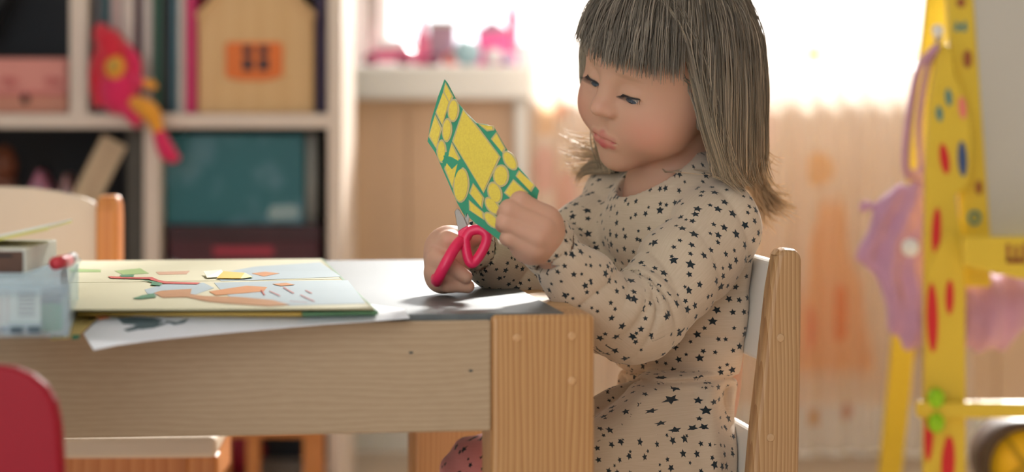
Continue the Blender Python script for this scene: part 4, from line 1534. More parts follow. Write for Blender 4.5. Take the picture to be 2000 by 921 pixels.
def head_sdf(q):
    d = head_base(q)
    d = smin(d, s_ell(q, mm(57, 0, -86), mm(15, 17, 13)), 0.022)          # chin
    d = smin(d, s_ell(q, mm(60, 0, -58), mm(13, 21, 18)), 0.016)          # muzzle
    for s in (-1, 1):                                                     # sockets
        d = smax(d, -s_ell(q, mm(80, s * 23, -15), mm(13, 14, 9)), 0.014)
    d = smin(d, s_cap(q, mm(68, 0, -8), mm(79, 0, -28), 0.0050, 0.0064), 0.012)
    d = smin(d, s_ell(q, mm(83, 0, -32), mm(7.4, 7.6, 6.6)), 0.006)
    for s in (-1, 1):
        d = smin(d, s_ell(q, mm(76.5, s * 8.3, -34.5), mm(6.8, 5.2, 5.0)), 0.0045)
        d = smax(d, -s_ell(q, mm(79.5, s * 4.3, -39.2), mm(3.2, 2.2, 1.6)), 0.002)
        ec = mm(57, s * 21.5, -17)
        sp = np.linalg.norm(q - ec, axis=1)
        rel = q - ec
        lid = rel[:, 2] - 0.0004 + 0.10 * np.abs(rel[:, 1] * s + 0.002) ** 1.0 + 4.0 * rel[:, 1] ** 2 * 0 - 0.10 * (rel[:, 1] * s)
        up = smax(sp - 0.0137, -lid, 0.0012)
        low = smax(sp - 0.0131, rel[:, 2] + 0.0092 + 0 * rel[:, 0], 0.0012)
        d = smin(d, up, 0.0045)
        d = smin(d, low, 0.0045)
    lip_u = s_chain(q, [mm(67, -20, -62.6), mm(72.6, -11, -60.4), mm(75.2, 0, -59.6), mm(72.6, 11, -60.4), mm(67, 20, -62.6)], [0.0012, 0.0030, 0.0034, 0.0030, 0.0012], 0.003)
    lip_l = s_chain(q, [mm(67, -18, -64), mm(72, -9.5, -66.4), mm(74.0, 0, -67.2), mm(72, 9.5, -66.4), mm(67, 18, -64)], [0.0012, 0.0034, 0.0042, 0.0034, 0.0012], 0.003)
    d = smin(d, lip_u, 0.004)
    d = smin(d, lip_l, 0.004)
    slit = s_chain(q, [mm(68.5, -21, -63.3), mm(75.8, -10.5, -63.0), mm(79, 0, -62.8), mm(75.8, 10.5, -63.0), mm(68.5, 21, -63.3)], [0.0007, 0.0009, 0.0010, 0.0009, 0.0007], 0.001)
    d = smax(d, -slit, 0.0016)
    d = smax(d, -s_cap(q, mm(78, 0, -42), mm(78.5, 0, -51), 0.0012, 0.002), 0.006)       # philtrum
    for s in (-1, 1):                                                     # ears under the hair
        d = smin(d, s_ell(q, mm(-6, s * 66, -28), mm(9, 5, 15)), 0.006)
    return d


NECK = PA(1300, 410, 2.375)
SH_L, SH_R = PA(1400, 446, 2.285), PA(1218, 394, 2.44)
SLV_L = [SH_L, PA(1332, 528, 2.25), PA(1262, 607, 2.215), PA(1232, 628, 2.20), PA(1196, 614, 2.187), PA(1138, 556, 2.163), PA(1064, 472, 2.13)]
RAD_L = [0.043, 0.0415, 0.0375, 0.0355, 0.0335, 0.0290, 0.0245]
SLV_R = [SH_R, PA(1150, 470, 2.40), PA(1100, 535, 2.355), PA(1078, 549, 2.34), PA(1050, 545, 2.325), PA(1000, 525, 2.295), PA(915, 482, 2.238)]
RAD_R = [0.040, 0.038, 0.035, 0.033, 0.031, 0.028, 0.0235]
HIP_N, KNEE_N = PA(1380, 915, 2.315), PA(1125, 921, 2.205)
HIP_F, KNEE_F = PA(1335, 915, 2.44), PA(945, 932, 2.40)


def hand_l(p):
    w = PA(1064, 472, 2.13)
    d = s_cap(p, w, PA(1046, 455, 2.116), 0.0205, 0.0225)
    d = smin(d, s_cap(p, PA(1062, 436, 2.116), PA(1036, 478, 2.112), 0.0155, 0.0165), 0.012)
    fs = [([(1068, 424, 2.106), (1016, 393, 2.101), (1004, 399, 2.118)], (0.0098, 0.0084, 0.0066)),
          ([(1060, 442, 2.099), (995, 409, 2.095), (984, 417, 2.116)], (0.0100, 0.0084, 0.0066)),
          ([(1050, 462, 2.097), (988, 433, 2.095), (981, 440, 2.116)], (0.0098, 0.0080, 0.0064)),
          ([(1042, 482, 2.101), (996, 462, 2.099), (988, 466, 2.117)], (0.0094, 0.0074, 0.0058))]
    g = None
    for c, r in fs:
        e = s_chain(p, [PA(*x) for x in c], r, 0.004)
        g = e if g is None else smin(g, e, 0.0016)
    d = smin(d, g, 0.006)
    d = smin(d, s_chain(p, [PA(1058, 462, 2.134), PA(1030, 425, 2.150), PA(1010, 398, 2.142)], (0.011, 0.009, 0.007), 0.004), 0.006)
    return d


def hand_r(p):
    w = PA(915, 482, 2.238)
    d = s_cap(p, w, PA(880, 492, 2.208), 0.0195, 0.0215)
    d = smin(d, s_cap(p, PA(876, 488, 2.206), PA(868, 533, 2.192), 0.0200, 0.0185), 0.012)
    fs = [([(862, 484, 2.195), (876, 468, 2.186), (896, 470, 2.183)], (0.0090, 0.0078, 0.0062)),
          ([(853, 506, 2.186), (876, 518, 2.167), (909, 540, 2.168)], (0.0096, 0.0080, 0.0064)),
          ([(853, 530, 2.186), (872, 540, 2.170), (905, 550, 2.185)], (0.0094, 0.0076, 0.0062)),
          ([(857, 546, 2.190), (876, 554, 2.172), (914, 559, 2.174)], (0.0088, 0.0074, 0.0060))]
    g = None
    for c, r in fs:
        e = s_chain(p, [PA(*x) for x in c], r, 0.004)
        g = e if g is None else smin(g, e, 0.0016)
    d = smin(d, g, 0.006)
    d = smin(d, s_chain(p, [PA(900, 474, 2.214), PA(924, 462, 2.194), PA(950, 457, 2.178)], (0.0105, 0.0088, 0.0066), 0.004), 0.006)
    return d


def torso_skin(p):
    d = s_ell(p, PA(1335, 520, 2.365), A((0.055, 0.080, 0.105)), BR)
    d = smin(d, s_ell(p, PA(1350, 700, 2.37), A((0.048, 0.056, 0.11)), BR), 0.03)
    d = smin(d, s_cap(p, SH_L, SH_R, 0.030, 0.030), 0.03)
    d = smin(d, s_chain(p, [SLV_L[0], SLV_L[3], SLV_L[6]], (0.028, 0.023, 0.019), 0.01), 0.02)
    d = smin(d, s_chain(p, [SLV_R[0], SLV_R[3], SLV_R[6]], (0.028, 0.023, 0.0185), 0.01), 0.02)
    for h, kn in ((HIP_N, KNEE_N), (HIP_F, KNEE_F)):
        an = A((kn[0] + 0.02, kn[1], 0.065))
        d = smin(d, s_chain(p, [h, kn, an, an + BF * 0.05 - A((0, 0, 0.028))], (0.050, 0.036, 0.026, 0.020), 0.015), 0.02)
    return d


NK0, NK1 = from_head((-0.016, 0, -0.050)), NECK


def body_head(p):
    d = head_sdf(to_head(p)) * HS
    d = smin(d, s_cap(p, NK0, NK1, 0.037, 0.042), 0.016)
    return smin(d, torso_skin(p), 0.02)


person_mat = attr_mat('skin', 0.52, 0.22, 0.35)
nk = person_mat
nn_ = nk.noise(nk.coord(), 300, 2)
nk.bump(nn_, 0.03, 0.0006)
parts = []
hmin, hmax = HC - 0.15, HC + 0.15
vh, qh = polygonise(body_head, (hmin[0], hmin[1], 0.555), (hmax[0], hmax[1], hmax[2]), 0.00125)
vl, ql = polygonise(lambda p: smin(hand_l(p), torso_skin(p), 0.006), A(P(960, 520, 2.10)) - A((0, 0.055, 0.0)), A(P(1094, 370, 2.13)) + A((0, 0.045, 0)), 0.0011)
vr, qr = polygonise(lambda p: smin(hand_r(p), torso_skin(p), 0.006), A(P(818, 590, 2.19)) - A((0, 0.06, 0.0)), A(P(962, 440, 2.19)) + A((0, 0.058, 0)), 0.0011)
tmin = np.min([SH_L, SH_R, KNEE_N, KNEE_F, HIP_N, HIP_F], 0) - 0.09
tmax = np.max([SH_L, SH_R, KNEE_N, KNEE_F, HIP_N, HIP_F], 0) + 0.09


def torso_in(p):
    d = torso_skin(p)
    return d


vt, qt = polygonise(torso_in, (tmin[0] - 0.05, tmin[1], 0.0), (tmax[0], tmax[1], 0.562), 0.0045)
off = 0
VV, QQ = [], []
for v, q in ((vh, qh), (vl, ql), (vr, qr), (vt, qt)):
    VV.append(v)
    QQ.append(q + off)
    off += len(v)
VV, QQ = np.concatenate(VV), np.concatenate(QQ)
me = np_mesh('person', VV, QQ)
# skin colour: even tone, warmer cheeks, nose and lips
q = to_head(VV.astype(np.float32))
skin = A(S(208, 160, 135)[:3])
col = np.tile(skin, (len(VV), 1))


def blend(c, w):
    global col
    w = np.clip(w, 0, 1)[:, None]
    col = col * (1 - w) + A(S(*c)[:3]) * w


ishead = (np.arange(len(VV)) < len(vh)) & (VV[:, 2] > HC[2] - 0.14)
for s in (-1, 1):
    blend((222, 140, 122), 0.55 * np.exp(-(np.linalg.norm((q - mm(56, s * 36, -48)) / mm(26, 20, 18), axis=1)) ** 2) * ishead)
    # brow hairs
    br = np.linalg.norm((q - mm(72, s * 22, 3) - np.stack([0 * q[:, 0], 0 * q[:, 0], -0.12 * np.abs(q[:, 1])], 1)) / mm(14, 13, 2.4), axis=1)
    blend((172, 132, 106), 0.5 * np.exp(-br ** 4) * ishead)
blend((222, 146, 128), 0.40 * np.exp(-(np.linalg.norm((q - mm(82, 0, -30)) / mm(9, 9, 8), axis=1)) ** 2) * ishead)
lu = s_chain(q, [mm(67, -20, -62.6), mm(72.6, -11, -60.4), mm(75.2, 0, -59.6), mm(72.6, 11, -60.4), mm(67, 20, -62.6)], [0.0012, 0.0030, 0.0034, 0.0030, 0.0012], 0.003)
ll = s_chain(q, [mm(67, -18, -64), mm(72, -9.5, -66.4), mm(74.0, 0, -67.2), mm(72, 9.5, -66.4), mm(67, 18, -64)], [0.0012, 0.0034, 0.0042, 0.0034, 0.0012], 0.003)
lp = np.minimum(lu, ll)
blend((196, 92, 94), np.clip(1.1 - lp / 0.0013, 0, 1) * np.where(ll < lu, 0.95, 0.55) * ishead * (q[:, 0] > 0.060))
set_tint(me, col)
person = link_mesh('person', me, nk.m, None, True)
tag(person, 'small child in star-print dress cutting a yellow card with pink scissors at the table', 'person')

# eyes
k = NT('eye')
tc = k.coord((1, 1, 1))
sx_ = k.n('ShaderNodeSeparateXYZ')
k.link(tc, sx_.inputs[0])
k.link(k.mix(k.noise(tc, 400, 2), S(228, 222, 216), S(214, 204, 198)), k.b.inputs['Base Color'])
k.b.inputs['Roughness'].default_value = 0.12
M_eye = k.m
M_iris = mat('iris', S(86, 104, 124), 0.15, 0.15, 900, 0.6)
M_pupil = mat('pupil', S(16, 16, 20), 0.1, 0.0)
M_lash = mat('lash', S(52, 44, 46), 0.6, 0.05, 200)
HRm = Matrix(HR.tolist())
gaze = Vector(HR @ A((0.80, 0.12, -0.58))).normalized()
for s in (-1, 1):
    ec = Vector(from_head(mm(57, s * 21.5, -17)))
    eb = blob('eyeball', ec, (0.0127 * HS,) * 3, M_eye, person)
    for r, m, dz in ((0.0060, M_iris, 0.0118), (0.0026, M_pupil, 0.0126)):
        pf = []
        R_ = 0.0130 * HS
        for i in range(4):
            rr_ = r * HS * i / 3
            pf.append((rr_, math.sqrt(R_ * R_ - rr_ * rr_) + (0.0002 if m is M_pupil else 0)))
        lathe('iris' if m is M_iris else 'pupil', [(pf[-1][0], pf[-1][1] - 0.001)] + pf[::-1], ec, m, eb, 20, axis=gaze)
    # lashes along the upper lid edge
    bm = bmesh.new()
    path = []
    for i in range(13):
        y = (-0.0118 + 0.0236 * i / 12)
        z = 0.0004 - 0.10 * abs(y * s + 0.002) + 0.10 * y * s
        x = math.sqrt(max(0.0139 ** 2 - y * y - z * z, 1e-7))
        path.append(Vector(from_head(mm(57, s * 21.5, -17) + A((x + 0.0002, y, z - 0.0002)))))
    add_tube(bm, path, [0.0004] + [0.0009] * 11 + [0.0004], 6)
    for i in range(1, 12):
        for j in range(2):
            p0 = path[i].lerp(path[min(i + 1, 12)], j * 0.5)
            y = (-0.0118 + 0.0236 * (i + j * 0.5) / 12)
            out = Vector(HR @ A((0.0050, y * 0.35, -0.0032)))
            tip = p0 + out + Vector(HR @ A((0.0006, y * 0.15, 0.0010)))
            add_tube(bm, [p0, p0 + out * 0.55, tip], [0.00035, 0.00025, 0.00008], 4)
    bm_obj('eyelash', bm, M_lash, person, True)


# ---------------------------------------------------------------- dress
def seg_param(p, pts):
    """Arc length and angle of points about a polyline."""
    best = np.full(len(p), 1e9, np.float32)
    s_out = np.zeros(len(p), np.float32)
    a_out = np.zeros(len(p), np.float32)
    acc = 0.0
    ref = None
    inner = (pts[0] + pts[-1]) / 2 - pts[len(pts) // 2]
    for a, b in zip(pts, pts[1:]):
        ab = b - a
        L = np.linalg.norm(ab)
        t_ = ab / L
        e1 = inner - (inner @ t_) * t_
        e1 /= np.linalg.norm(e1)
        e2 = np.cross(t_, e1)
        t = np.clip((p - a) @ t_ / L, 0, 1)
        r = p - a - t[:, None] * ab
        dd_ = np.linalg.norm(r, axis=1)
        m = dd_ < best
        best[m] = dd_[m]
        tt = (p - a) @ t_
        if acc > 0:
            tt = np.maximum(tt, 0)
        if b is not pts[-1]:
            tt = np.minimum(tt, L)
        s_out[m] = (acc + tt)[m]
        a_out[m] = np.arctan2(r @ e2, r @ e1)[m]
        acc += L
    return s_out, a_out, acc


def arc(pts, i):
    return float(sum(np.linalg.norm(pts[j + 1] - pts[j]) for j in range(i)))


def crease(x):
    """Soft fold with rounded ridges and sharp valleys."""
    return 1.6 * np.sqrt(np.abs(np.sin(x / 2)) + 0.02) - 1.2


def sleeve(p, pts, rad):
    d = s_chain(p, pts, rad, 0.012)
    s, a, L = seg_param(p, pts)
    se = arc(pts, 3)
    inn = 0.5 + 0.5 * np.cos(a)
    ds = s - se
    d = d - 0.0080 * crease(ds * 2 * np.pi / 0.020 + 1.3 * np.sin(a)) * np.exp(-((ds - 0.004) / 0.036) ** 2) * (0.2 + 0.8 * inn)
    d = d - 0.0042 * crease(s * 2 * np.pi / 0.052 + 2.2 * np.sin(a + 0.7) + 0.8) * (0.4 + 0.6 * np.sin(a * 1.0 + s * 18) ** 2)
    d = d - 0.0012 * np.sin(a * 3 + s * 75)
    # cuff: cut open at the wrist
    w = pts[-1]
    t_ = (pts[-1] - pts[-2]) / np.linalg.norm(pts[-1] - pts[-2])
    x = (p - w) @ t_
    d = smax(d, x - 0.004, 0.003)
    rr_ = np.linalg.norm((p - w) - x[:, None] * t_, axis=1)
    d = smax(d, -np.maximum(rr_ - rad[-1] + 0.0028, -(x + 0.016)), 0.002)
    d = d - 0.0010 * np.exp(-((x + 0.012) / 0.0015) ** 2) * -1.0
    return d


WZ = zc(722, 2.33)
TAX0, TAX1 = PA(1335, 420, 2.365), PA(1368, 920, 2.375)
HOLE0, HOLE1 = PA(1278, 350, 2.345), from_head((0.0, 0, -0.03))
BANDR = 0.0385


def dress_body(p):
    d = s_ell(p, PA(1340, 520, 2.365), A((0.068, 0.092, 0.118)), BR)
    d = smin(d, s_ell(p, PA(1350, 640, 2.36), A((0.074, 0.088, 0.095)), BR), 0.03)
    d = smin(d, s_cap(p, SH_L + A((0, 0.006, 0.002)), SH_R, 0.036, 0.036), 0.035)
    d = smin(d, s_ell(p, PA(1278, 455, 2.345), A((0.047, 0.07, 0.052)), BR), 0.02)
    # horizontal folds of the bodice
    d = d - 0.0036 * crease(p[:, 2] * 130 + (p @ BL) * 60 + 2 * np.sin((p @ BF) * 30)) * np.clip((0.58 - p[:, 2]) * 12, 0, 1)
    # skirt
    k_ = s_cap(p, PA(1362, 700, 2.37), PA(1370, 900, 2.375), 0.070, 0.082)
    k_ = smin(k_, s_cap(p, PA(1352, 735, 2.30), PA(1232, 885, 2.245), 0.034, 0.055), 0.03)
    k_ = smin(k_, s_cap(p, HIP_N, KNEE_N, 0.066, 0.052), 0.018)
    k_ = smin(k_, s_cap(p, HIP_F, PA(1030, 925, 2.41), 0.062, 0.050), 0.018)
    k_ = smin(k_, s_ell(p, PA(1368, 960, 2.375), A((0.080, 0.098, 0.07)), BR), 0.03)
    ax = TAX0 + (TAX1 - TAX0) * ((TAX0[2] - p[:, 2]) / (TAX0[2] - TAX1[2]))[:, None]
    r = p - ax
    th = np.arctan2(r @ BL, r @ BF)
    dn = np.clip((WZ - p[:, 2]) / 0.012, 0, 1)
    fade = np.clip(1 - (WZ - p[:, 2]) / 0.20, 0.45, 1)
    k_ = k_ - dn * fade * (0.0080 * np.sin(th * 17 + 1.5 * np.sin(th * 3) + (WZ - p[:, 2]) * 14) + 0.0016 * np.sin(th * 31 + 2))
    k_ = smax(k_, p[:, 2] - WZ - 0.004, 0.006)
    k_ = smax(k_, (SEAT_Z + 0.001) - p[:, 2], 0.004)
    d = smax(d, WZ - 0.012 - p[:, 2], 0.004)
    d = np.where(True, smin(d, k_, 0.006), d)
    pb_ = P(1505, 500, 2.235)
    zt0, zt1 = P(0, 508, 2.235).z, P(0, 940, 2.235).z
    ut0, ut1 = float(pb_.dot(U)) + P(1504, 0, 2.235).x - pb_.x, float(pb_.dot(U)) + P(1453, 0, 2.235).x - pb_.x
    lim = ut1 + (ut0 - ut1) * (p[:, 2] - zt1) / (zt0 - zt1)
    d = smax(d, p @ A(U) - lim - 0.0005, 0.010)
    d = d + 0.0048 * np.exp(-((p[:, 2] - WZ + 0.003) / 0.0024) ** 2)
    return d


def dress_f(p):
    d = dress_body(p)
    d = smin(d, sleeve(p, SLV_L, RAD_L), 0.005)
    d = smin(d, sleeve(p, SLV_R, RAD_R), 0.010)
    h = s_cap(p, HOLE0, HOLE1, BANDR, BANDR - 0.004)
    d = d - 0.0012 * np.clip((0.0125 - h) / 0.0012, 0, 1)
    return smax(d, -h, 0.002)


lo = np.array([xc(1005, 2.42) - 0.20, 2.08, SEAT_Z - 0.004])
hi = np.array([xc(1500, 2.4) + 0.02, 2.53, 0.64])
lo[0] = xc(905, 2.24) - 0.02
vd, qd = polygonise(dress_f, lo, hi, 0.0020)


def star_uv(me, V, Q, chains):
    """UV map in metres for the star print: sleeves unrolled, the rest wrapped about the torso."""
    V = V.astype(np.float32)
    cen = V[Q].mean(1)
    uv = np.zeros((len(Q), 4, 2), np.float32)
    ax = TAX0 + (TAX1 - TAX0) * ((TAX0[2] - V[:, 2]) / (TAX0[2] - TAX1[2]))[:, None]
    r = V - ax
    th = np.arctan2(r @ BL, r @ -BF)
    thf = th[Q]
    thf = thf + np.where(thf - thf[:, :1] > np.pi, -2 * np.pi, 0) + np.where(thf - thf[:, :1] < -np.pi, 2 * np.pi, 0)
    uv[:, :, 0] = thf * 0.085
    uv[:, :, 1] = V[Q][:, :, 2]
    nrm = np.cross(V[Q[:, 2]] - V[Q[:, 0]], V[Q[:, 3]] - V[Q[:, 1]])
    nrm /= np.linalg.norm(nrm, axis=1)[:, None] + 1e-12
    top = (np.abs(nrm[:, 2]) > 0.72) & (cen[:, 2] < WZ + 0.02)
    uv[top, :, 0] = (V[Q[top]] @ BF) + 3.1
    uv[top, :, 1] = (V[Q[top]] @ BL) + 1.7
    db = dress_body(cen) if chains else None
    if not chains:
        uv[:, :, 0] = V[Q][:, :, 0] - V[Q][:, :, 1]
        uv[:, :, 1] = V[Q][:, :, 2] * 1.15
    for n, (pts, rad) in enumerate(chains):
        ds_ = s_chain(cen, pts, rad, 0.012)
        oth = [s_chain(cen, p2, r2, 0.012) for i2, (p2, r2) in enumerate(chains) if i2 != n]
        m = (ds_ < db - 0.001) & (ds_ < oth[0])
        s, a, L = seg_param(V, pts)
        af = a[Q[m]]
        af = af + np.where(af - af[:, :1] > np.pi, -2 * np.pi, 0) + np.where(af - af[:, :1] < -np.pi, 2 * np.pi, 0)
        uv[m, :, 0] = s[Q[m]] + 5 + n * 3
        uv[m, :, 1] = af * 0.033 + 5
    for n, (h, kn) in enumerate(((HIP_N, KNEE_N), (HIP_F, KNEE_F))):
        if chains:
            m = (s_cap(cen, h, kn, 0.06, 0.05) < 0.012) & (cen[:, 2] < WZ - 0.045) & (((cen - h) @ (kn - h)) / ((kn - h) @ (kn - h)) > 0.12)
            s, a, L = seg_param(V, [h, h * 0.5 + kn * 0.5 + A((0, 0, -1e-4)), kn])
        else:
            an = A((kn[0] + 0.02, kn[1], 0.080))
            h2_, k2_ = ((HIP_N, KNEE_N), (HIP_F, KNEE_F))[1 - n]
            m = s_chain(cen, [h, kn, an], (0.05, 0.04, 0.03)) < s_chain(cen, [h2_, k2_, A((k2_[0] + 0.02, k2_[1], 0.08))], (0.05, 0.04, 0.03))
            m &= cen[:, 2] < 0.26
            s, a, L = seg_param(V, [kn, kn * 0.5 + an * 0.5 + A((1e-4, 0, 0)), an])
        af = a[Q[m]]
        af = af + np.where(af - af[:, :1] > np.pi, -2 * np.pi, 0) + np.where(af - af[:, :1] < -np.pi, 2 * np.pi, 0)
        uv[m, :, 0] = s[Q[m]] + 15 + n * 3
        uv[m, :, 1] = af * (0.056 if chains else 0.038) + 9
    lay = me.uv_layers.new(name='UVMap')
    lay.data.foreach_set('uv', uv.reshape(-1))


INK = S(34, 42, 48)
M_dress = star_mat('star_jersey', S(212, 192, 170), S(190, 168, 144), INK)
me = np_mesh('dress', vd, qd)
star_uv(me, vd, qd, ((SLV_L, RAD_L), (SLV_R, RAD_R)))
dress = link_mesh('dress', me, M_dress, person, True)
dress['label'] = 'beige long-sleeved dress printed with small dark stars'
# small grey button at the chest
lathe('button', [(0, 0), (0.0055, 0), (0.0058, 0.001), (0.005, 0.002), (0, 0.002)], PA(1189, 528, 2.318), mat('button_grey', S(160, 150, 138), 0.5), dress, 18, axis=tuple(BF + A((0, -0.5, 0))))


# leggings
def leg_f(p):
    d = None
    for h, kn in ((HIP_N, KNEE_N), (HIP_F, KNEE_F)):
        an = A((kn[0] + 0.02, kn[1], 0.080))
        e = s_chain(p, [h, kn, an], (0.052, 0.041, 0.031), 0.012)
        d = e if d is None else smin(d, e, 0.01)
    d = d - 0.0015 * np.sin(p[:, 2] * 140 + p[:, 0] * 160)
    return d


ll_ = np.min([KNEE_N, KNEE_F, HIP_N, HIP_F], 0) - 0.06
lh_ = np.max([KNEE_N, KNEE_F, HIP_N, HIP_F], 0) + 0.06
vg, qg = polygonise(leg_f, (ll_[0], ll_[1], 0.04), (lh_[0], lh_[1], 0.40), 0.0036)
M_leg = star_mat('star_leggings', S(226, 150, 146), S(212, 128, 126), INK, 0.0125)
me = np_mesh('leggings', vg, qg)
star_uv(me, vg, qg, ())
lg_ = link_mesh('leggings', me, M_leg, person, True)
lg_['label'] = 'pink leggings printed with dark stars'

# ---------------------------------------------------------------- hair
k = attr_mat('hair', 0.42, 0, 0.5)
tl = k.n('ShaderNodeBsdfTranslucent')
at = k.n('ShaderNodeAttribute', attribute_name='tint')
k.link(at.outputs['Color'], tl.inputs[0])
mx = k.n('ShaderNodeMixShader')
mx.inputs[0].default_value = 0.46
k.link(k.b.outputs[0], mx.inputs[1])
k.link(tl.outputs[0], mx.inputs[2])
k.link(mx.outputs[0], k.t.nodes['Material Output'].inputs[0])
M_hair = k.m


def brow_line(q):
    """Lower edge of the fringe in head coordinates."""
    return 0.012 - 0.0 * q[:, 1]


def hair_zone(q):
    """Positive inside the uncovered face."""
    return np.minimum(q[:, 0] - 0.028 + 0.15 * np.clip(-q[:, 2] - 0.03, 0, 1), 0.019 - q[:, 2])


def hair_cap(p):
    q = to_head(p)
    b = head_base(q) * HS
    d = np.abs(b - 0.004) - 0.0035
    d = smax(d, hair_zone(q) * HS, 0.004)
    d = smax(d, (-0.050 - q[:, 2]) * HS, 0.004)
    back = s_ell(q, mm(-22, 0, -56), mm(50, 58, 46)) * HS
    back = smax(back, -(np.linalg.norm(q[:, :2] - A((0.0, 0.0)), axis=1) - 0.046) * HS, 0.006)
    back = smax(back, (q[:, 0] + 0.004) * HS, 0.006)
    d = smin(d, back, 0.006)
    return smax(d, zc(338, 2.33) - p[:, 2], 0.01)


vc, qc = polygonise(hair_cap, HC - 0.14, HC + 0.14, 0.003)

NS = 5200
roots = []
while sum(len(r) for r in roots) < NS:
    v = RNG.normal(size=(4000, 3)).astype(np.float32)
    v /= np.linalg.norm(v, axis=1)[:, None]
    q = mm(1, 0, 0) + v * mm(74, 66, 70)
    ok = (q[:, 2] > -0.045) & ~((q[:, 0] > 0.040) & (q[:, 2] < 0.030)) & ~((q[:, 0] > 0.014) & (q[:, 2] < -0.005))
    roots.append(q[ok])
q = np.concatenate(roots)[:NS]
whorl = A((-0.42, 0.05, 0.91))
w0 = mm(1, 0, 0) + whorl * mm(74, 66, 70)
az = np.arctan2(q[:, 1], q[:, 0] + 0.012)
bang = (np.abs(az) < 0.86) & (q[:, 2] > 0.008)
off_ = RNG.uniform(0.002, 0.011, NS).astype(np.float32)
p = HC + (q * HS) @ HR.T
dirv = (q - w0)
dirv += RNG.normal(size=dirv.shape) * 0.004
dirv = (dirv / (np.linalg.norm(dirv, axis=1)[:, None] + 1e-6)) @ HR.T
STEP = 0.0062
NST = 44
path = [p.copy()]
zcut = (zc(346, 2.31) + RNG.normal(size=NS) * 0.005 - 0.006 * (RNG.random(NS) < 0.15)).astype(np.float32)
bcut = (0.0150 + RNG.normal(size=NS) * 0.003).astype(np.float32)
alive = np.ones(NS, bool)
last = np.zeros(NS, int)


def hair_col(pp):
    return np.minimum(head_base(to_head(pp)) * HS, np.minimum(s_cap(pp, NK0, NK1, 0.036, 0.040), np.minimum(s_cap(pp, SH_L, SH_R, 0.042, 0.042), s_cap(pp, SH_L, SLV_L[2], 0.043, 0.04)) + 0.0))


flick = RNG.random(NS) < 0.22
wob = RNG.uniform(0, 6.28, NS)
for st in range(1, NST):
    g = 0.14 + 0.02 * st
    dirv = dirv * (1 - min(g, 0.42)) + A((0, 0, -1)) * min(g, 0.42)
    qq = to_head(p)
    low = np.clip((zc(265, 2.33) - p[:, 2]) / 0.045, 0, 1)
    rad_v = p - (NK0 + NK1) / 2
    rad_v[:, 2] = 0
    rad_v /= np.linalg.norm(rad_v, axis=1)[:, None] + 1e-6
    dirv = dirv + rad_v * (np.where(flick, 0.5, np.where(qq[:, 0] > -0.005, -0.05, -0.55)) * low * low)[:, None]
    dirv = dirv + 0.018 * np.stack([np.sin(wob + st * 0.5), np.cos(wob * 1.7 + st * 0.4), np.zeros(NS)], 1)
    dirv /= np.linalg.norm(dirv, axis=1)[:, None] + 1e-6
    p = p + dirv * STEP
    for _ in range(2):
        sd_ = hair_col(p)
        e = 0.002
        gx = np.stack([hair_col(p + A((e, 0, 0))), hair_col(p + A((0, e, 0))), hair_col(p + A((0, 0, e)))], 1) - sd_[:, None]
        gx /= np.linalg.norm(gx, axis=1)[:, None] + 1e-9
        tgt = 0.002 + off_ * min(1, st / 5)
        push = np.clip(tgt - sd_, 0, 0.03)
        p = p + gx * push[:, None]
    # keep the long side hair off the face
    qq = to_head(p)
    lim = 0.035 + 0.005 * np.sin(wob) - 0.12 * np.clip(-qq[:, 2] - 0.03, 0, 1)
    over = (~bang) & (qq[:, 0] > lim)
    dq_ = np.where(over, qq[:, 0] - lim, 0)
    p = p - (dq_ * HS)[:, None] * HF[None]
    dv_ = p - path[-1]
    dirv = np.where((np.linalg.norm(dv_, axis=1) > 1e-4)[:, None], dv_ / (np.linalg.norm(dv_, axis=1)[:, None] + 1e-9), dirv)
    qq = to_head(p)
    stop = np.where(bang, qq[:, 2] < bcut - 0.12 * np.clip(np.abs(qq[:, 1]) - 0.03, 0, 1), p[:, 2] < zcut)
    stop &= np.where(bang, qq[:, 0] > 0.02, True)
    alive &= ~stop
    alive &= ~((np.minimum(s_cap(p, SH_L, SH_R, 0.042, 0.042), s_cap(p, SH_L, SLV_L[2], 0.043, 0.04)) < 0.006))
    last = np.where(alive, st, last)
    path.append(p.copy())
path = np.stack(path, 1)                                     # strands x steps x 3

HV, HQ, HC_ = [vc], [qc], [np.tile(A(S(166, 153, 138)[:3]), (len(vc), 1))]
noff = len(vc)
root_c, tip_c = A(S(166, 153, 138)[:3]), A(S(216, 192, 160)[:3])


def add_strand(pts, r0, c0, c1, bright=1.0):
    """One hair as a thin three-sided tube."""
    global noff
    n = len(pts)
    t = np.gradient(pts, axis=0)
    t /= np.linalg.norm(t, axis=1)[:, None] + 1e-9
    ref = np.tile(A((0.3, -1, 0.2)), (n, 1))
    s = np.cross(t, ref)
    s /= np.linalg.norm(s, axis=1)[:, None] + 1e-9
    u = np.cross(s, t)
    x = np.linspace(0, 1, n)
    r = r0 * (1 - 0.75 * x ** 3)
    vv = np.stack([pts + (s * math.cos(a) + u * math.sin(a)) * r[:, None] for a in (0, 2.0944, 4.1888)], 1).reshape(-1, 3)
    i = np.arange(n - 1) * 3
    qd_ = np.concatenate([np.stack([i + a, i + b, i + b + 3, i + a + 3], 1) for a, b in ((0, 1), (1, 2), (2, 0))])
    c = (c0[None] * (1 - x[:, None] ** 1.5) + c1[None] * x[:, None] ** 1.5) * bright
    HV.append(vv)
    HQ.append(qd_ + noff)
    HC_.append(np.repeat(c, 3, 0))
    noff += len(vv)


for i in range(NS):
    n = last[i] + 1
    if n < 5:
        continue
    add_strand(path[i, :n], RNG.uniform(0.0004, 0.0008), root_c, tip_c if not bang[i] else root_c, RNG.uniform(0.6, 1.35) * (1 + 0.22 * math.sin(az[i] * 23)))
# back-lit flyaway tips: far side under the chin, and behind the near shoulder


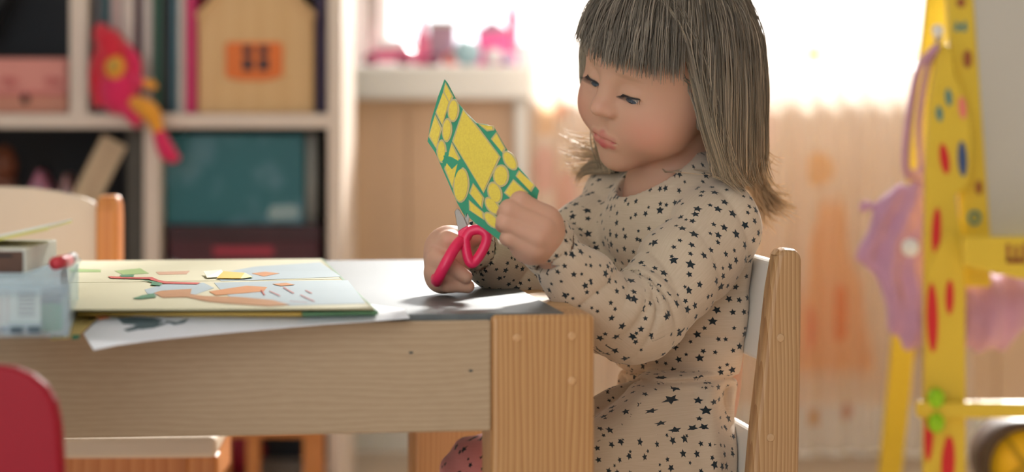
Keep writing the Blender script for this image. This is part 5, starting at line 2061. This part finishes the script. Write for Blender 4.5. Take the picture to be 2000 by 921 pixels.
def flyaway(n, a, b, c, ja, jb, jc):
    for _ in range(n):
        pa_ = PA(*a) + RNG.normal(size=3) * ja
        pb_ = PA(*b) + RNG.normal(size=3) * jb
        pc_ = PA(*c) + RNG.normal(size=3) * jc * A((1.0, 1.0, 1.0))
        t_ = np.linspace(0, 1, 12)[:, None]
        pts = (1 - t_) ** 2 * pa_ + 2 * t_ * (1 - t_) * pb_ + t_ ** 2 * pc_
        add_strand(pts.astype(np.float32), RNG.uniform(0.0005, 0.0010), tip_c, tip_c, RNG.uniform(0.9, 1.1))


for a_, b_ in (((1190, 338), (1118, 338)), ((1188, 330), (1106, 322)), ((1186, 318), (1104, 300)), ((1180, 305), (1112, 284)), ((1192, 342), (1140, 352))):
    flyaway(22, (1238, 275, 2.43), (*a_, 2.45), (*b_, 2.46), 0.008, 0.006, 0.006)
flyaway(5, (1225, 260, 2.43), (1160, 285, 2.45), (1096, 262, 2.46), 0.006, 0.004, 0.003)
for a_, b_ in (((1482, 392), (1522, 398)), ((1486, 400), (1538, 412)), ((1478, 404), (1516, 424)), ((1474, 410), (1500, 440)), ((1480, 398), (1508, 410)), ((1484, 380), (1530, 384))):
    flyaway(24, (1466, 310, 2.42), (*a_, 2.44), (*b_, 2.45), 0.008, 0.006, 0.006)
flyaway(8, (1475, 300, 2.42), (1505, 396, 2.44), (1552, 408, 2.45), 0.006, 0.005, 0.004)
flyaway(6, (1482, 280, 2.40), (1500, 320, 2.40), (1525, 318, 2.40), 0.006, 0.005, 0.005)
HV, HQ, HC_ = np.concatenate(HV), np.concatenate(HQ), np.concatenate(HC_)
me = np_mesh('hair', HV, HQ)
set_tint(me, HC_)
hair = link_mesh('hair', me, M_hair, person, True)
hair['label'] = 'light brown chin-length hair with a straight fringe'

# ================================================================== card and scissors
def cdp(px, py):
    b = max(0.0, 915 - px) / 80.0
    return P(px, py, 2.1285 + (1000 - px) * 0.00042 - 0.010 * b * b)


card = thing('sticker_card', cdp(1000, 440), 'yellow foil sticker card with green border held up by the child', 'card')
M_cg = mat('card_green', S(64, 158, 122), 0.5, 0.08, 60)
M_cy = mat('foil_yellow', S(250, 214, 86), 0.38, 0.10, 500, 0.5)
M_ct = mat('card_tan', S(206, 190, 140), 0.55, 0.05, 60)
cn = (cdp(1000, 300) - cdp(900, 300)).cross(cdp(950, 250) - cdp(950, 350)).normalized()
if cn.y > 0:
    cn = -cn
outline = [(868, 155), (874, 163), (893, 200), (912, 222), (930, 240), (950, 243), (964, 248), (985, 285), (1005, 318), (1030, 346), (1052, 372), (1049, 383), (1042, 420), (1030, 470), (1019, 507), (1003, 492), (985, 476), (965, 461), (945, 446), (930, 437), (918, 426), (916, 414), (914.5, 402), (912, 414), (910, 425), (903, 414), (893, 396), (880, 360), (866, 320), (850, 298), (835, 276), (842, 235), (855, 190)]
# backing sheet, meshed so that it can bend
bm = bmesh.new()
vs_ = [bm.verts.new(cdp(*q)) for q in outline]
f = bm.faces.new(vs_)
bmesh.ops.triangulate(bm, faces=[f])
bmesh.ops.subdivide_edges(bm, edges=bm.edges[:], cuts=2, use_grid_fill=True)
for v in bm.verts:
    px = 1000 + v.co.x / v.co.y * F
    py = HY - (v.co.z - CAM_Z) / v.co.y * F
    v.co = cdp(px, py)
r = bmesh.ops.extrude_face_region(bm, geom=bm.faces[:])
for v in r['geom']:
    if isinstance(v, bmesh.types.BMVert):
        v.co -= cn * 0.0008
bm_obj('backing', bm, M_cg, card)


def z8(pts):
    return [(650 + a / 2.558, 160 + b / 2.558) for a, b in pts]


def oval(cx, cy, rx, ry, rot):
    return [(cx + rx * math.cos(t) * math.cos(rot) - ry * math.sin(t) * math.sin(rot), cy + rx * math.cos(t) * math.sin(rot) + ry * math.sin(t) * math.cos(rot)) for t in [i * 2 * math.pi / 18 for i in range(18)]]


shapes = [[(655, 142), (735, 240), (835, 372), (755, 548), (605, 297)], [(566, 8), (600, 72), (586, 98), (560, 50)],
          [(555, 52), (583, 98), (550, 213), (521, 150)], [(514, 168), (543, 232), (520, 328), (486, 268)], oval(605, 142, 23, 52, 0.05), oval(573, 240, 20, 54, 0.05),
          oval(546, 345, 19, 52, 0.0), [(597, 308), (634, 385), (600, 522), (565, 430)], oval(644, 514, 35, 82, 0.05),
          [(734, 211), (802, 222), (802, 238), (775, 240)], [(820, 257), (860, 330), (850, 350), (798, 287)], oval(888, 392, 24, 48, -0.55),
          [(935, 446), (1008, 514), (990, 543), (922, 472)], oval(843, 468, 34, 50, 0.0), [(905, 492), (972, 552), (905, 585), (864, 552)],
          oval(812, 552, 30, 50, -0.3), [(705, 510), (752, 576), (746, 625), (690, 556)], [(686, 594), (750, 650), (754, 684), (690, 640)],
          oval(800, 618, 24, 46, -0.65), oval(797, 690, 22, 46, -0.75)]
for pts in shapes:
    cx_ = sum(a for a, b in pts) / len(pts)
    cy_ = sum(b for a, b in pts) / len(pts)
    def grow(k_, add):
        o = []
        for a, b in pts:
            dx, dy = a - cx_, b - cy_
            L_ = math.hypot(dx, dy)
            o.append((cx_ + dx * (L_ + add) / L_, cy_ + dy * (L_ + add) / L_))
        return z8(o)
    st = prism('sticker', [cdp(*q) + cn * 0.0006 for q in grow(1, -2)], cn * 0.0005, M_cy, card)
    prism('sticker_border', [cdp(*q) + cn * 0.0002 for q in grow(1, 7)], cn * 0.0005, M_ct, st)

# scissors
sc_ = thing('scissors', P(905, 480, 2.165), 'child scissors with bright pink handles cutting the yellow card', 'scissors')
M_pink = mat('handle_pink', S(240, 40, 92), 0.35, 0.03, 30, 0.5)
M_steel = mat('blade_steel', S(150, 142, 134), 0.35, 0.08, 60, 0.5, 0.8)
DC = 2.160
prism('blade', [P(*q, DC + 0.004) for q in ((888, 413), (892, 407), (897, 409), (906, 424), (916, 448), (908, 462), (896, 458))], (0, 0.0014, 0), M_steel, sc_, 0.0003, 1)
prism('blade', [P(*q, DC + 0.0065) for q in ((913, 398), (918, 402), (917, 425), (912, 456), (900, 458), (905, 432))], (0, 0.0014, 0), M_steel, sc_, 0.0003, 1)
prism('hub', [P(*q, DC - 0.001) for q in ((894, 452), (902, 446), (914, 440), (921, 446), (923, 462), (917, 474), (904, 477), (895, 470))], (0, 0.0048, 0), M_pink, sc_, 0.0015, 3)
lathe('rivet', [(0, 0), (0.0024, 0), (0.0024, 0.0008), (0.0014, 0.0014), (0, 0.0014)], P(911, 457, DC - 0.001), M_steel, sc_, 14, axis=(0, -1, 0))
h1 = smooth_path([P(900, 470, 2.160), P(888, 484, 2.153), P(872, 512, 2.148), P(857, 540, 2.152), P(853, 549, 2.162), P(852, 542, 2.176)], 6)
tube('handle', h1, [0.0052] * (len(h1) - 1) + [0.0042], M_pink, sc_, 12)
h2 = [P(*q) for q in ((908, 468, 2.160), (911, 490, 2.158), (916, 508, 2.157), (922, 514, 2.157), (931, 507, 2.158), (943, 488, 2.158), (950, 470, 2.158), (949, 456, 2.158), (936, 448, 2.159), (918, 452, 2.160))]
h2 = smooth_path(h2 + [h2[0]], 4)[:-1]
tube('handle', h2, 0.0046, M_pink, sc_, 12, True)
